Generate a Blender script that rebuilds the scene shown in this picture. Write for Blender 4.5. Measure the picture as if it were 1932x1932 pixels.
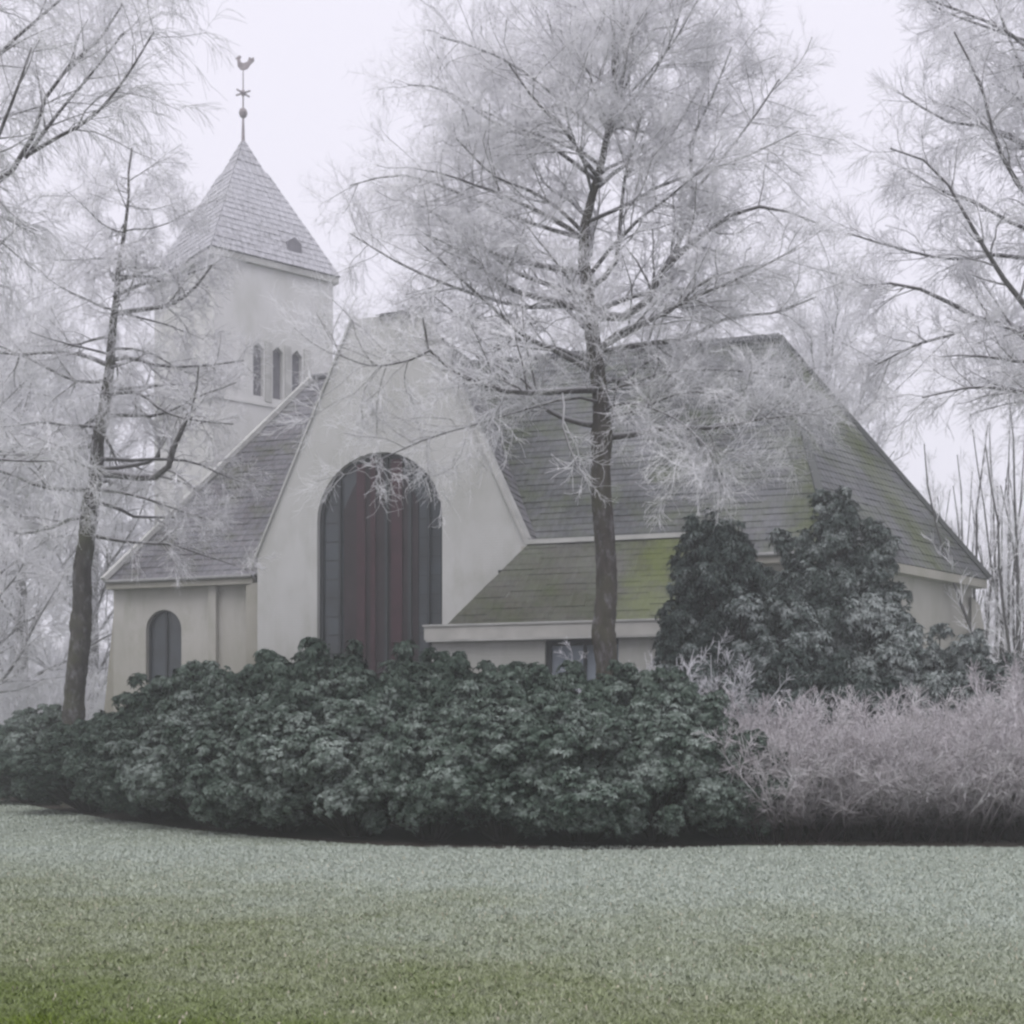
import bpy, math, random
import numpy as np
from mathutils import Vector, Matrix
from mathutils.geometry import tessellate_polygon
R = math.radians
rng = np.random.default_rng(7)
random.seed(7)
for o in list(bpy.data.objects): bpy.data.objects.remove(o)
scn = bpy.context.scene
col = scn.collection

# ------------------------------------------------------------------ camera, world, sun, exposure
FPX, HZ, W0, EYE = 2600.0, 1400.0, 1932.0, 1.6      # focal length, horizon row and width in survey units
cam = bpy.data.cameras.new('camera'); camo = bpy.data.objects.new('camera', cam); col.objects.link(camo)
cam.sensor_width = 36; cam.lens = 36 * FPX / W0; cam.shift_y = (HZ - W0 / 2) / W0
cam.clip_end = 1000; camo.location = (0, 0, EYE); camo.rotation_euler = (R(90), 0, 0)
scn.camera = camo

SUN_EL, SUN_AZ = R(62), R(200)
world = bpy.data.worlds.new('World'); scn.world = world; world.use_nodes = True
nt = world.node_tree; nt.nodes.clear()
wo = nt.nodes.new('ShaderNodeOutputWorld'); bg = nt.nodes.new('ShaderNodeBackground')
sky = nt.nodes.new('ShaderNodeTexSky'); sky.sky_type = 'NISHITA'; sky.sun_disc = False
sky.sun_elevation = SUN_EL; sky.sun_rotation = SUN_AZ; sky.dust_density = 6; sky.air_density = 1.0
mx = nt.nodes.new('ShaderNodeMix'); mx.data_type = 'RGBA'; mx.inputs[0].default_value = 0.93
mx.inputs[7].default_value = (9.9, 9.6, 10.75, 1)          # the closed cloud deck
nt.links.new(sky.outputs[0], mx.inputs[6]); nt.links.new(mx.outputs[2], bg.inputs[0])
bg.inputs[1].default_value = 0.10
nt.links.new(bg.outputs[0], wo.inputs[0])
sl = bpy.data.lights.new('sun', 'SUN'); sl.energy = 2.1; sl.angle = R(55); sl.color = (1, .98, .96)
so = bpy.data.objects.new('sun', sl); col.objects.link(so)
so.rotation_euler = (R(90) - SUN_EL, 0, R(-20))
so.location = (0, 0, 60)
scn.view_settings.view_transform = 'Standard'; scn.view_settings.look = 'None'
scn.view_settings.exposure = 0.0; scn.view_settings.gamma = 1
cy = scn.cycles
cy.max_bounces = 6; cy.diffuse_bounces = 3; cy.glossy_bounces = 2; cy.transmission_bounces = 2
cy.volume_bounces = 1; cy.transparent_max_bounces = 4
cy.filter_width = 2.6
cy.use_denoising = True

# ------------------------------------------------------------------ helpers
def at(u, v, Y):                       # survey units + distance -> a point in metres
    return Vector(((u - W0 / 2) / FPX * Y, Y, EYE + (HZ - v) / FPX * Y))

def tag(o, label=None, cat=None, group=None, kind=None):
    if label: o['label'] = label
    if cat: o['category'] = cat
    if group: o['group'] = group
    if kind: o['kind'] = kind
    return o

def empty(name, loc=(0, 0, 0), rz=0):
    o = bpy.data.objects.new(name, None); col.objects.link(o)
    o.location = loc; o.rotation_euler = (0, 0, rz); o.empty_display_size = .5
    return o

def obj(name, me, mat, parent=None, smooth=False):
    o = bpy.data.objects.new(name, me); col.objects.link(o)
    if mat: me.materials.append(mat)
    if parent: o.parent = parent
    if smooth: me.polygons.foreach_set('use_smooth', [True] * len(me.polygons))
    return o

def copy_tree(o, parent=None):
    c = o.copy(); col.objects.link(c)
    if parent: c.parent = parent
    for ch in [k for k in col.objects if k.parent == o]:
        copy_tree(ch, c)
    return c

def np_mesh(name, V, F):
    V = np.asarray(V, dtype=np.float32); F = np.asarray(F, dtype=np.int32)
    k = F.shape[1]
    me = bpy.data.meshes.new(name)
    me.vertices.add(len(V)); me.vertices.foreach_set('co', V.ravel())
    me.loops.add(F.size); me.loops.foreach_set('vertex_index', F.ravel())
    me.polygons.add(len(F))
    me.polygons.foreach_set('loop_start', np.arange(0, F.size, k, dtype=np.int32))
    me.update(calc_edges=True)
    return me

class MB:
    def __init__(s): s.v = []; s.f = []; s.uv = {}
    def face(s, pts, uv=None):
        i = len(s.v); s.v += [tuple(p) for p in pts]; s.f.append(tuple(range(i, i + len(pts))))
        if uv: s.uv[len(s.f) - 1] = uv
    def box(s, a, b):
        x0, y0, z0 = a; x1, y1, z1 = b
        i = len(s.v)
        s.v += [(x0, y0, z0), (x1, y0, z0), (x1, y1, z0), (x0, y1, z0), (x0, y0, z1), (x1, y0, z1), (x1, y1, z1), (x0, y1, z1)]
        for f in ((3, 2, 1, 0), (4, 5, 6, 7), (0, 1, 5, 4), (1, 2, 6, 5), (2, 3, 7, 6), (3, 0, 4, 7)):
            s.f.append(tuple(i + k for k in f))
    def bar(s, A, B, w, h, up=(0, 0, 1)):
        A = Vector(A); B = Vector(B); d = (B - A).normalized(); up = Vector(up)
        sd = d.cross(up).normalized() * w / 2; n = sd.cross(d).normalized() * h / 2
        i = len(s.v)
        for P in (A, B):
            s.v += [tuple(P - sd - n), tuple(P + sd - n), tuple(P + sd + n), tuple(P - sd + n)]
        for f in ((0, 1, 2, 3), (7, 6, 5, 4), (0, 4, 5, 1), (1, 5, 6, 2), (2, 6, 7, 3), (3, 7, 4, 0)):
            s.f.append(tuple(i + k for k in f))
    def tube(s, pts, rad, n=8):
        pts = [Vector(p) for p in pts]; i0 = len(s.v)
        for k, p in enumerate(pts):
            d = (pts[min(k + 1, len(pts) - 1)] - pts[max(k - 1, 0)]).normalized()
            a = d.cross(Vector((0.13, 1, 0.21))).normalized(); b = d.cross(a)
            for j in range(n):
                t = 2 * math.pi * j / n
                s.v.append(tuple(p + (a * math.cos(t) + b * math.sin(t)) * rad[k]))
        for k in range(len(pts) - 1):
            for j in range(n):
                q = i0 + k * n; s.f.append((q + j, q + (j + 1) % n, q + n + (j + 1) % n, q + n + j))
        s.f.append(tuple(i0 + j for j in range(n - 1, -1, -1)))
        s.f.append(tuple(i0 + (len(pts) - 1) * n + j for j in range(n)))
    def prism(s, outline, holes, y0, y1, M=None):
        """outline in (x, z), extruded from y0 (front) to y1; holes too"""
        loops = [outline] + holes
        flat = [p for l in loops for p in l]
        tris = tessellate_polygon([[Vector((p[0], p[1], 0)) for p in l] for l in loops])
        T = (lambda p: tuple(M @ Vector(p))) if M else tuple
        i = len(s.v)
        s.v += [T((p[0], y0, p[1])) for p in flat]; n = len(flat)
        s.v += [T((p[0], y1, p[1])) for p in flat]
        for t in tris:
            s.f.append((i + t[0], i + t[1], i + t[2])); s.f.append((i + n + t[2], i + n + t[1], i + n + t[0]))
        k = 0
        for l in loops:
            m = len(l)
            for j in range(m):
                a, b = k + j, k + (j + 1) % m
                s.f.append((i + a, i + b, i + n + b, i + n + a))
            k += m
    def build(s, name, mat, parent=None, smooth=False):
        me = bpy.data.meshes.new(name); me.from_pydata(s.v, [], s.f)
        if s.uv:
            l = me.uv_layers.new(name='UVMap')
            for fi, uv in s.uv.items():
                for li, c in zip(me.polygons[fi].loop_indices, uv): l.data[li].uv = c
        me.update()
        return obj(name, me, mat, parent, smooth)

# ------------------------------------------------------------------ materials
def mat(name, rough=.85, spec=.3):
    m = bpy.data.materials.new(name); m.use_nodes = True
    b = m.node_tree.nodes['Principled BSDF']; b.inputs['Roughness'].default_value = rough
    b.inputs['Specular IOR Level'].default_value = spec
    return m, m.node_tree, b
def N(t, ty, **kw):
    n = t.nodes.new(ty)
    for k, v in kw.items():
        if k in n.inputs: n.inputs[k].default_value = v
        else: setattr(n, k, v)
    return n
def coords(t, kind='Object', scale=(1, 1, 1)):
    tc = N(t, 'ShaderNodeTexCoord'); mp = N(t, 'ShaderNodeMapping'); mp.inputs['Scale'].default_value = scale
    t.links.new(tc.outputs[kind], mp.inputs[0]); return mp.outputs[0]
def noise(t, vec, scale, detail=4, rough=.55):
    n = N(t, 'ShaderNodeTexNoise', Scale=scale, Detail=detail, Roughness=rough); t.links.new(vec, n.inputs['Vector']); return n.outputs['Fac']
def ramp(t, fac, stops):
    r = N(t, 'ShaderNodeValToRGB'); e = r.color_ramp.elements
    while len(e) < len(stops): e.new(.5)
    for k, (p, c) in enumerate(stops):
        e[k].position = p; e[k].color = (c[0], c[1], c[2], 1) if len(c) == 3 else c
    t.links.new(fac, r.inputs[0]); return r.outputs[0]
def mix(t, fac, a, b, mode='MIX'):
    m = N(t, 'ShaderNodeMix', data_type='RGBA', blend_type=mode)
    for sock, val in ((m.inputs[0], fac), (m.inputs[6], a), (m.inputs[7], b)):
        if hasattr(val, 'links') or isinstance(val, bpy.types.NodeSocket): t.links.new(val, sock)
        elif isinstance(val, (int, float)): sock.default_value = val
        else: sock.default_value = (*val, 1)
    return m.outputs[2]
def bump(t, b, h, strength=.5, dist=.02):
    n = N(t, 'ShaderNodeBump', Strength=strength, Distance=dist); t.links.new(h, n.inputs['Height']); t.links.new(n.outputs[0], b.inputs['Normal'])

def plaster(name, c1, c2, moss=0.25, low=0.0):
    m, t, b = mat(name, .92)
    v = coords(t); n1 = noise(t, v, .5, 5); n2 = noise(t, coords(t, scale=(1, 1, .35)), .8, 6, .6)
    c = ramp(t, n1, [(.3, c1), (.7, c2)])
    st = ramp(t, n2, [(.48, (0, 0, 0)), (.8, (.7, .7, .7))])
    c = mix(t, st, c, tuple(x * .68 for x in (c1[0], c1[1] * 1.02, c1[2] * .93)))
    sz = N(t, 'ShaderNodeSeparateXYZ'); t.links.new(coords(t), sz.inputs[0])
    nz = N(t, 'ShaderNodeMath', operation='MULTIPLY_ADD'); nz.inputs[1].default_value = 4.0; t.links.new(noise(t, coords(t, scale=(1.6, 1.6, .15)), 1.1, 6, .65), nz.inputs[0]); t.links.new(sz.outputs[2], nz.inputs[2])
    mrz = N(t, 'ShaderNodeMapRange'); mrz.inputs['From Min'].default_value = 3.2; mrz.inputs['From Max'].default_value = 8.0; mrz.inputs['To Min'].default_value = .8; mrz.inputs['To Max'].default_value = 0; t.links.new(nz.outputs[0], mrz.inputs[0])
    c = mix(t, mrz.outputs[0], c, (c1[0] * .62, c1[1] * .62, c1[2] * .52))
    ms = ramp(t, noise(t, coords(t, scale=(1, 1, .5)), .8, 6, .7), [(.55, (0, 0, 0)), (.72, (moss,) * 3)])
    c = mix(t, ms, c, (.20, .21, .13))
    t.links.new(c, b.inputs[0])
    br = N(t, 'ShaderNodeTexBrick', Scale=1.0, **{'Mortar Size': .012, 'Brick Width': .24, 'Row Height': .085})
    sx = N(t, 'ShaderNodeSeparateXYZ'); t.links.new(coords(t), sx.inputs[0])
    ad = N(t, 'ShaderNodeMath', operation='ADD'); t.links.new(sx.outputs[0], ad.inputs[0]); t.links.new(sx.outputs[1], ad.inputs[1])
    cb = N(t, 'ShaderNodeCombineXYZ'); t.links.new(ad.outputs[0], cb.inputs[0]); t.links.new(sx.outputs[2], cb.inputs[1])
    t.links.new(cb.outputs[0], br.inputs['Vector'])
    ml = N(t, 'ShaderNodeMath', operation='MULTIPLY'); ml.inputs[1].default_value = -1; t.links.new(br.outputs['Fac'], ml.inputs[0])
    bump(t, b, ml.outputs[0], .5, .012)
    return m

def tiles(name, base, alt, mossc, moss_lo, moss_hi, frost=.2, patch=None):
    m, t, b = mat(name, .85)
    uv = coords(t, 'UV')
    br = N(t, 'ShaderNodeTexBrick', Scale=1.0, **{'Mortar Size': .012, 'Brick Width': .27, 'Row Height': .30, 'Mortar Smooth': .3, 'Bias': 0.0})
    br.inputs['Color1'].default_value = (*base, 1); br.inputs['Color2'].default_value = (*alt, 1)
    br.inputs['Mortar'].default_value = tuple(x * .5 for x in base) + (1,)
    t.links.new(uv, br.inputs['Vector'])
    n = noise(t, uv, .8, 7, .68); n2 = noise(t, uv, 5, 4); n3 = noise(t, uv, .25, 5, .6)
    c = mix(t, ramp(t, n2, [(.35, (0, 0, 0)), (.65, (.8,) * 3)]), br.outputs['Color'], tuple(x * 2.0 for x in base))
    c = mix(t, ramp(t, n, [(moss_lo, (0, 0, 0)), (moss_hi, (.85,) * 3)]), c, mossc)
    if patch:      # a cushion of bright moss with ragged edges
        su = N(t, 'ShaderNodeSeparateXYZ'); t.links.new(uv, su.inputs[0])
        ds = N(t, 'ShaderNodeMath', operation='SUBTRACT'); ds.inputs[1].default_value = patch; t.links.new(su.outputs[0], ds.inputs[0])
        ab = N(t, 'ShaderNodeMath', operation='ABSOLUTE'); t.links.new(ds.outputs[0], ab.inputs[0])
        mm = N(t, 'ShaderNodeMath', operation='MULTIPLY_ADD'); mm.inputs[1].default_value = -.45; mm.inputs[2].default_value = .85; t.links.new(ab.outputs[0], mm.inputs[0])
        m2 = N(t, 'ShaderNodeMath', operation='MULTIPLY'); t.links.new(mm.outputs[0], m2.inputs[0]); t.links.new(noise(t, uv, 1.6, 6, .7), m2.inputs[1])
        c = mix(t, ramp(t, m2.outputs[0], [(.16, (0, 0, 0)), (.42, (.95,) * 3)]), c, (.080, .098, .022) if patch < 10 else (.050, .064, .018))
    c = mix(t, ramp(t, n3, [(.4, (0, 0, 0)), (.75, (frost,) * 3)]), c, (.55, .55, .6))
    t.links.new(c, b.inputs[0])
    w = N(t, 'ShaderNodeTexWave', Scale=1.17, wave_profile='SIN'); t.links.new(uv, w.inputs['Vector'])
    bump(t, b, w.outputs['Fac'], .6, .04)
    return m

M = {}
M['wall'] = plaster('painted_brick', (.41, .412, .40), (.49, .492, .49))
M['wall_low'] = plaster('weathered_painted_brick', (.37, .36, .33), (.45, .44, .415), .45)
M['wall_tower'] = plaster('tower_brick', (.52, .52, .51), (.60, .595, .60), .12)  # paler than the other walls: distance haze painted into the brick colour
M['trim'] = plaster('mossy_stone', (.30, .29, .255), (.38, .365, .33), .5)
M['roof'] = tiles('roof_tiles', (.060, .060, .068), (.095, .086, .092), (.062, .068, .040), .50, .68, .25)
M['roof_apse'] = tiles('mossy_roof_tiles', (.036, .039, .042), (.056, .055, .055), (.040, .054, .018), .46, .66, .26, 15.5)
M['roof_annex'] = tiles('moss_covered_tiles', (.032, .033, .025), (.046, .041, .029), (.038, .052, .014), .42, .70, .14, 5.9)
M['roof_tower'] = tiles('mist_paled_slates', (.24, .24, .26), (.28, .275, .295), (.24, .24, .23), .6, .75, .5)  # slates whitened: the tower's fading into distant mist is put into their colour
def simple(name, c, rough=.7, sc=6, var=.25, spec=.3, bmp=.2, metal=0):
    m, t, b = mat(name, rough, spec); v = coords(t)
    t.links.new(ramp(t, noise(t, v, sc, 5), [(.3, tuple(x * (1 - var) for x in c)), (.7, tuple(min(1, x * (1 + var)) for x in c))]), b.inputs[0])
    b.inputs['Metallic'].default_value = metal
    if bmp: bump(t, b, noise(t, v, sc * 3, 4), bmp, .01)
    return m
M['fascia'] = simple('painted_board', (.40, .395, .375), .7, 1.5, .12)
M['verge'] = simple('pale_verge_stone', (.38, .38, .37), .85, 1.2, .25)
M['glass'] = simple('leaded_glass', (.017, .024, .031), .28, 1.2, .5, .6, .5)
M['redbar'] = simple('red_brown_mullion', (.036, .011, .018), .75, 2, .3)
M['lead'] = simple('dark_glazing_bar', (.022, .025, .030), .6, 3, .2)
M['louvre'] = simple('dark_louvre', (.15, .145, .165), .8, 3, .2)
M['door'] = simple('blue_grey_panel', (.20, .23, .27), .6, 1.5, .15)
M['dark'] = simple('dark_recess', (.02, .022, .026), .8, 2, .2)
M['metal'] = simple('weathered_iron', (.22, .19, .20), .6, 4, .3)
M['pipe'] = simple('zinc_pipe', (.22, .22, .22), .5, 4, .15, metal=.4)

def bark(name, dark, moss, frost, fl=.35, fh=.8):
    m, t, b = mat(name, .95)
    v = coords(t, scale=(1, 1, .3)); c = ramp(t, noise(t, v, 9, 6, .7), [(.3, tuple(x * .6 for x in dark)), (.7, tuple(x * 1.5 for x in dark))])
    c = mix(t, ramp(t, noise(t, coords(t), 1.3, 5, .6), [(.45, (0, 0, 0)), (.7, (.8,) * 3)]), c, moss)
    g = N(t, 'ShaderNodeNewGeometry'); sx = N(t, 'ShaderNodeSeparateXYZ'); t.links.new(g.outputs['Normal'], sx.inputs[0])
    f = ramp(t, sx.outputs[2], [(fl, (0, 0, 0)), (fh, (.6,) * 3)])
    c = mix(t, f, c, frost)
    c = mix(t, ramp(t, noise(t, coords(t, scale=(1, 1, .5)), 6, 7, .75), [(.52, (0, 0, 0)), (.72, (.65,) * 3)]), c, tuple(x * .7 for x in frost)); t.links.new(c, b.inputs[0])
    bump(t, b, noise(t, v, 14, 6, .7), .9, .03)
    return m
M['bark'] = bark('tree_bark', (.060, .052, .048), (.085, .085, .055), (.42, .41, .46))
M['bark_larch'] = bark('dark_mossy_bark', (.050, .045, .042), (.075, .078, .045), (.40, .40, .44))
def frostwig(name, c1, c2, c3, sc=3.0, p=(.3, .5, .72)):
    m, t, b = mat(name, .9, .2)
    t.links.new(ramp(t, noise(t, coords(t), sc, 5, .65), [(p[0], c1), (p[1], c2), (p[2], c3)]), b.inputs[0])
    return m
M['twig'] = frostwig('frosted_twig', (.62, .62, .65), (.80, .80, .83), (.93, .93, .95))
M['twig_far'] = frostwig('hoar_frost_twig', (.66, .66, .69), (.82, .82, .85), (.93, .93, .95), 1.0)
def shrubtwig():
    m, t, b = mat('reddish_frosted_twig', .9, .2)
    v = coords(t); n = noise(t, v, 4, 5, .7)
    c = ramp(t, n, [(.3, (.28, .25, .26)), (.5, (.50, .475, .495)), (.70, (.78, .765, .79))])
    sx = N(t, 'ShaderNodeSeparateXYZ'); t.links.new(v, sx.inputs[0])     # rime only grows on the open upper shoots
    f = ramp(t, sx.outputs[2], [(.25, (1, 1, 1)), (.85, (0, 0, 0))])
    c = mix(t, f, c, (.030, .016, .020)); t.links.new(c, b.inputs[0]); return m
M['twig_shrub'] = shrubtwig()
def leafmat(name, lo, mid, frost, sc=2.2, p=(.36, .50, .68)):
    m, t, b = mat(name, .7, .25)
    v = coords(t); n = noise(t, v, sc, 4, .6); n2 = noise(t, v, 17, 3, .6)
    ad = N(t, 'ShaderNodeMath', operation='MULTIPLY_ADD'); ad.inputs[1].default_value = .5; ad.inputs[2].default_value = .0
    t.links.new(n, ad.inputs[0])
    a2 = N(t, 'ShaderNodeMath', operation='MULTIPLY_ADD'); a2.inputs[1].default_value = .5
    t.links.new(n2, a2.inputs[0]); t.links.new(ad.outputs[0], a2.inputs[2])
    oi = N(t, 'ShaderNodeObjectInfo'); rr = N(t, 'ShaderNodeMath', operation='MULTIPLY_ADD'); rr.inputs[1].default_value = .14; t.links.new(oi.outputs['Random'], rr.inputs[0])
    rs = N(t, 'ShaderNodeMath', operation='SUBTRACT'); rs.inputs[1].default_value = .07; t.links.new(a2.outputs[0], rr.inputs[2]); t.links.new(rr.outputs[0], rs.inputs[0]); a2 = rs
    c = ramp(t, a2.outputs[0], [(p[0], lo), (p[1], mid), (p[2], frost)])
    t.links.new(c, b.inputs[0]); return m
M['rhodo'] = leafmat('frosted_evergreen_leaf', (.018, .034, .024), (.058, .085, .066), (.28, .32, .30))
M['holly'] = leafmat('dark_evergreen_leaf', (.020, .033, .029), (.075, .10, .09), (.40, .435, .43), p=(.36, .48, .62))
M['stem'] = simple('shrub_stem', (.03, .025, .022), .9, 8, .3)

# ------------------------------------------------------------------ ground
def frostmask(t):
    # how much rime the turf carries: little on the trodden grass close by, more further out, in soft uneven patches
    v = coords(t); sx = N(t, 'ShaderNodeSeparateXYZ'); t.links.new(v, sx.inputs[0])
    ma = N(t, 'ShaderNodeMath', operation='MULTIPLY_ADD'); ma.inputs[1].default_value = .65; t.links.new(sx.outputs[0], ma.inputs[0]); t.links.new(sx.outputs[1], ma.inputs[2])
    mr = N(t, 'ShaderNodeMapRange'); mr.inputs['From Min'].default_value = 5.6; mr.inputs['From Max'].default_value = 20; mr.inputs['To Max'].default_value = .70
    t.links.new(ma.outputs[0], mr.inputs[0])
    n = noise(t, v, .6, 6, .6)
    a = N(t, 'ShaderNodeMath', operation='MULTIPLY_ADD'); a.inputs[1].default_value = .55; t.links.new(n, a.inputs[0]); t.links.new(mr.outputs[0], a.inputs[2])
    b = N(t, 'ShaderNodeMath', operation='SUBTRACT'); b.inputs[1].default_value = -.02; t.links.new(a.outputs[0], b.inputs[0])
    return b.outputs[0]
def ground_mat():
    m, t, b = mat('frosted_lawn', .95, .15)
    v = coords(t)
    n1 = frostmask(t); n2 = noise(t, v, 14, 5, .7); n3 = noise(t, v, 2.4, 5, .65)
    c = ramp(t, n1, [(.25, (.075, .110, .012)), (.45, (.15, .18, .085)), (.8, (.30, .34, .29))])
    c = mix(t, ramp(t, n3, [(.4, (0, 0, 0)), (.7, (.4,) * 3)]), c, (.25, .26, .19))
    c = mix(t, ramp(t, n2, [(.35, (.7,) * 3), (.6, (0, 0, 0))]), c, (.07, .085, .035))
    t.links.new(c, b.inputs[0]); bump(t, b, n2, .9, .03)
    return m
g = MB(); g.face([(-150, -12, 0), (150, -12, 0), (150, 190, 0), (-150, 190, 0)])
tag(g.build('ground', ground_mat()), kind='structure')
soil = MB()
BASE = [(-420, 46), (-150, 43), (0, 37.8), (100, 32.5), (200, 28.7), (350, 25.2), (500, 23.1), (650, 21.7), (800, 20.8), (1000, 20.4), (1200, 20.3), (1400, 21.3), (1600, 21.1), (1932, 20.8), (2400, 20.6)]
def base_y(u): return float(np.interp(u, [b[0] for b in BASE], [b[1] for b in BASE]))
fr = []
for u in np.linspace(-420, 2400, 60):
    y = base_y(u) + .1 * math.sin(u * .05) + .05
    fr.append((at(u, 0, y).x, y))
poly = fr + [(fr[-1][0] + 2, 34), (fr[0][0], 62)]
soil.face([(x, y, .006) for x, y in poly])
tag(soil.build('soil_bed', simple('dark_leaf_litter', (.035, .028, .022), .95, 9, .5, bmp=.8)), kind='structure')

# ------------------------------------------------------------------ church
ch = empty('church', (-4.29, 45, 0), -R(18))
tag(ch, 'pale painted church with steep tiled roofs, large arched window and square tower', 'church')

def roof_face(mb, A, B, C, D, course=.30, lift=.026, seed=0):
    """A-B along the eave, D-C along the ridge; stepped tile courses"""
    A, B, C, D = map(Vector, (A, B, C, D))
    n = (B - A).cross(D - A).normalized()
    if n.z < 0: n = -n
    ex = (B - A).normalized()
    sl = (((C + D) / 2 - A) - ex * ((C + D) / 2 - A).dot(ex)).length
    k = max(2, int(sl / course))
    for i in range(k):
        a, b2 = i / k, (i + 1) / k
        L0 = A.lerp(D, a); R0 = B.lerp(C, a); L1 = A.lerp(D, b2); R1 = B.lerp(C, b2)
        o0 = n * lift; o1 = n * .006
        q = [L0 + o0, R0 + o0, R1 + o1, L1 + o1]
        uv = [((p - A).dot(ex) + seed, v) for p, v in zip(q, (i * .3, i * .3, i * .3 + .3, i * .3 + .3))]
        m = max(1, int((R0 - L0).length / .9))          # split in widths with tiny lifts: no ruler-straight courses
        for j in range(m):
            f0, f1 = j / m, (j + 1) / m
            dz = n * random.uniform(-.008, .008)
            P = [q[0].lerp(q[1], f0) + dz, q[0].lerp(q[1], f1) + dz, q[3].lerp(q[2], f1) + dz, q[3].lerp(q[2], f0) + dz]
            U = [(uv[0][0] + (uv[1][0] - uv[0][0]) * f, uv[0][1]) for f in (f0, f1)] + [(uv[3][0] + (uv[2][0] - uv[3][0]) * f, uv[2][1]) for f in (f1, f0)]
            mb.face(P, U)
            lo = [P[0] - n * (lift + .01), P[1] - n * (lift + .01)]
            mb.face([lo[0], lo[1], P[1], P[0]], [U[0], U[1], U[1], U[0]])

EZ, RZ = 7.55, 16.0
def arch(cx, hw, z0, zs, n=20):
    return [(cx - hw, z0), (cx + hw, z0)] + [(cx + hw * math.cos(math.pi * k / n), zs + hw * math.sin(math.pi * k / n)) for k in range(n + 1)]

# transept gable wall
GC, GH = .25, 4.75
def grake(z): return GH - (z - 7.9) * (GH - 1.22) / (15.5 - 7.9)
out = [(GC - GH, 0), (GC + GH, 0), (GC + GH, 7.9), (GC + 1.22, 15.5), (GC - 1.22, 15.5), (GC - GH, 7.9)]
mb = MB(); mb.prism(out, [arch(-.07, 2.22, 3.0, 8.85)], 0, .5)
gw = mb.build('gable_wall', M['wall'], ch)
for w_ in ((GC - GH, GC - GH + .5), (GC + GH - .5, GC + GH)):
    mb = MB(); mb.box((w_[0], .503, 0), (w_[1], .997, 7.8)); mb.build('side_wall', M['wall'], ch)
if 0: (0)
# arched window
mb = MB(); mb.prism(arch(-.07, 2.20, 3.0, 8.85), [], .30, .36)
win = mb.build('arched_window', M['glass'], ch)
mb = MB(); ring_o = arch(-.07, 2.215, 3.0, 8.85); ring_i = arch(-.07, 2.09, 3.15, 8.85)
mb.prism(ring_o, [ring_i], .20, .29); mb.build('window_frame', M['lead'], win)
mb = MB(); mb.prism([(-1.42, 3.05), (1.22, 3.05), (1.22, 9.4), (.9, 10.1), (.35, 10.7), (-.1, 10.95), (-.6, 10.7), (-1.1, 10.0), (-1.42, 9.3)], [], .255, .285)
mb.build('centre_panel', simple('maroon_panel', (.017, .009, .013), .6, 1.5, .4), win)
for x, w, tp, m_ in ((-1.55, .07, 10.3, 'lead'), (-.78, .30, 10.75, 'redbar'), (-.35, .16, 10.95, 'redbar'), (.12, .10, 11.0, 'lead'), (.50, .36, 10.85, 'redbar'), (.95, .12, 10.7, 'lead'), (1.6, .07, 10.1, 'lead')):
    mb = MB(); mb.box((x - w / 2, .16, 3.1), (x + w / 2, .295, tp)); mb.build('mullion', M[m_], win)
for z in np.arange(3.9, 10.6, .62):
    hw = 2.1 if z < 8.85 else math.sqrt(max(.05, 2.1 ** 2 - (z - 8.85) ** 2))
    if hw > 1.5:
        for x0, x1 in ((-.07 - hw, -1.45), (1.25, -.07 + hw)):
            mb = MB(); mb.box((x0, .275, z), (x1, .298, z + .03)); mb.build('glazing_bar', M['lead'], win)
mb = MB(); mb.box((-2.45, -.10, 2.82), (2.3, .25, 3.0)); mb.build('window_sill', M['verge'], win)
# copings on the rakes
for sgn in (-1, 1):
    mb = MB(); mb.bar((GC + sgn * (GH + .25), .2, 7.40), (GC + sgn * 1.22, .2, 15.62), .56 if sgn < 0 else .62, .06 if sgn < 0 else .12, up=(sgn * .9, 0, .4))
    mb.build('verge', M['wall'] if sgn < 0 else M['verge'], ch)
mb = MB(); mb.box((GC + GH - .15, -.12, 7.15), (GC + GH + .5, .6, 7.75)); mb.build('kneeler', M['trim'], ch)
# transept roof
TR = 16.05
mb = MB()
ezx = GH + .35
for sgn in (-1, 1):
    A = (GC + sgn * ezx, .05, 7.45); B = (GC + sgn * ezx, 8.0, 7.45); C = (GC, 8.0, TR); D = (GC, 1.3, TR)
    # lower part up to the clipped gable, then the part above it
    f = (15.6 - 7.45) / (TR - 7.45); xs = GC + sgn * ezx * (1 - f)
    roof_face(mb, A, B, (xs, 8.0, 15.6), (xs, .05, 15.6), seed=3 + sgn)
    roof_face(mb, (xs, .05, 15.6), (xs, 8.0, 15.6), C, D, seed=5 + sgn)
xs = ezx * (1 - f)
roof_face(mb, (GC - xs - .1, -.15, 15.5), (GC + xs + .1, -.15, 15.5), (GC + .02, 1.3, TR), (GC - .02, 1.3, TR))
mb.build('transept_roof', M['roof'], ch)
mb = MB(); mb.bar((GC, 1.35, TR + .0), (GC, 8, TR + .0), .24, .08); mb.build('ridge_tiles', M['roof'], ch)

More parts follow.
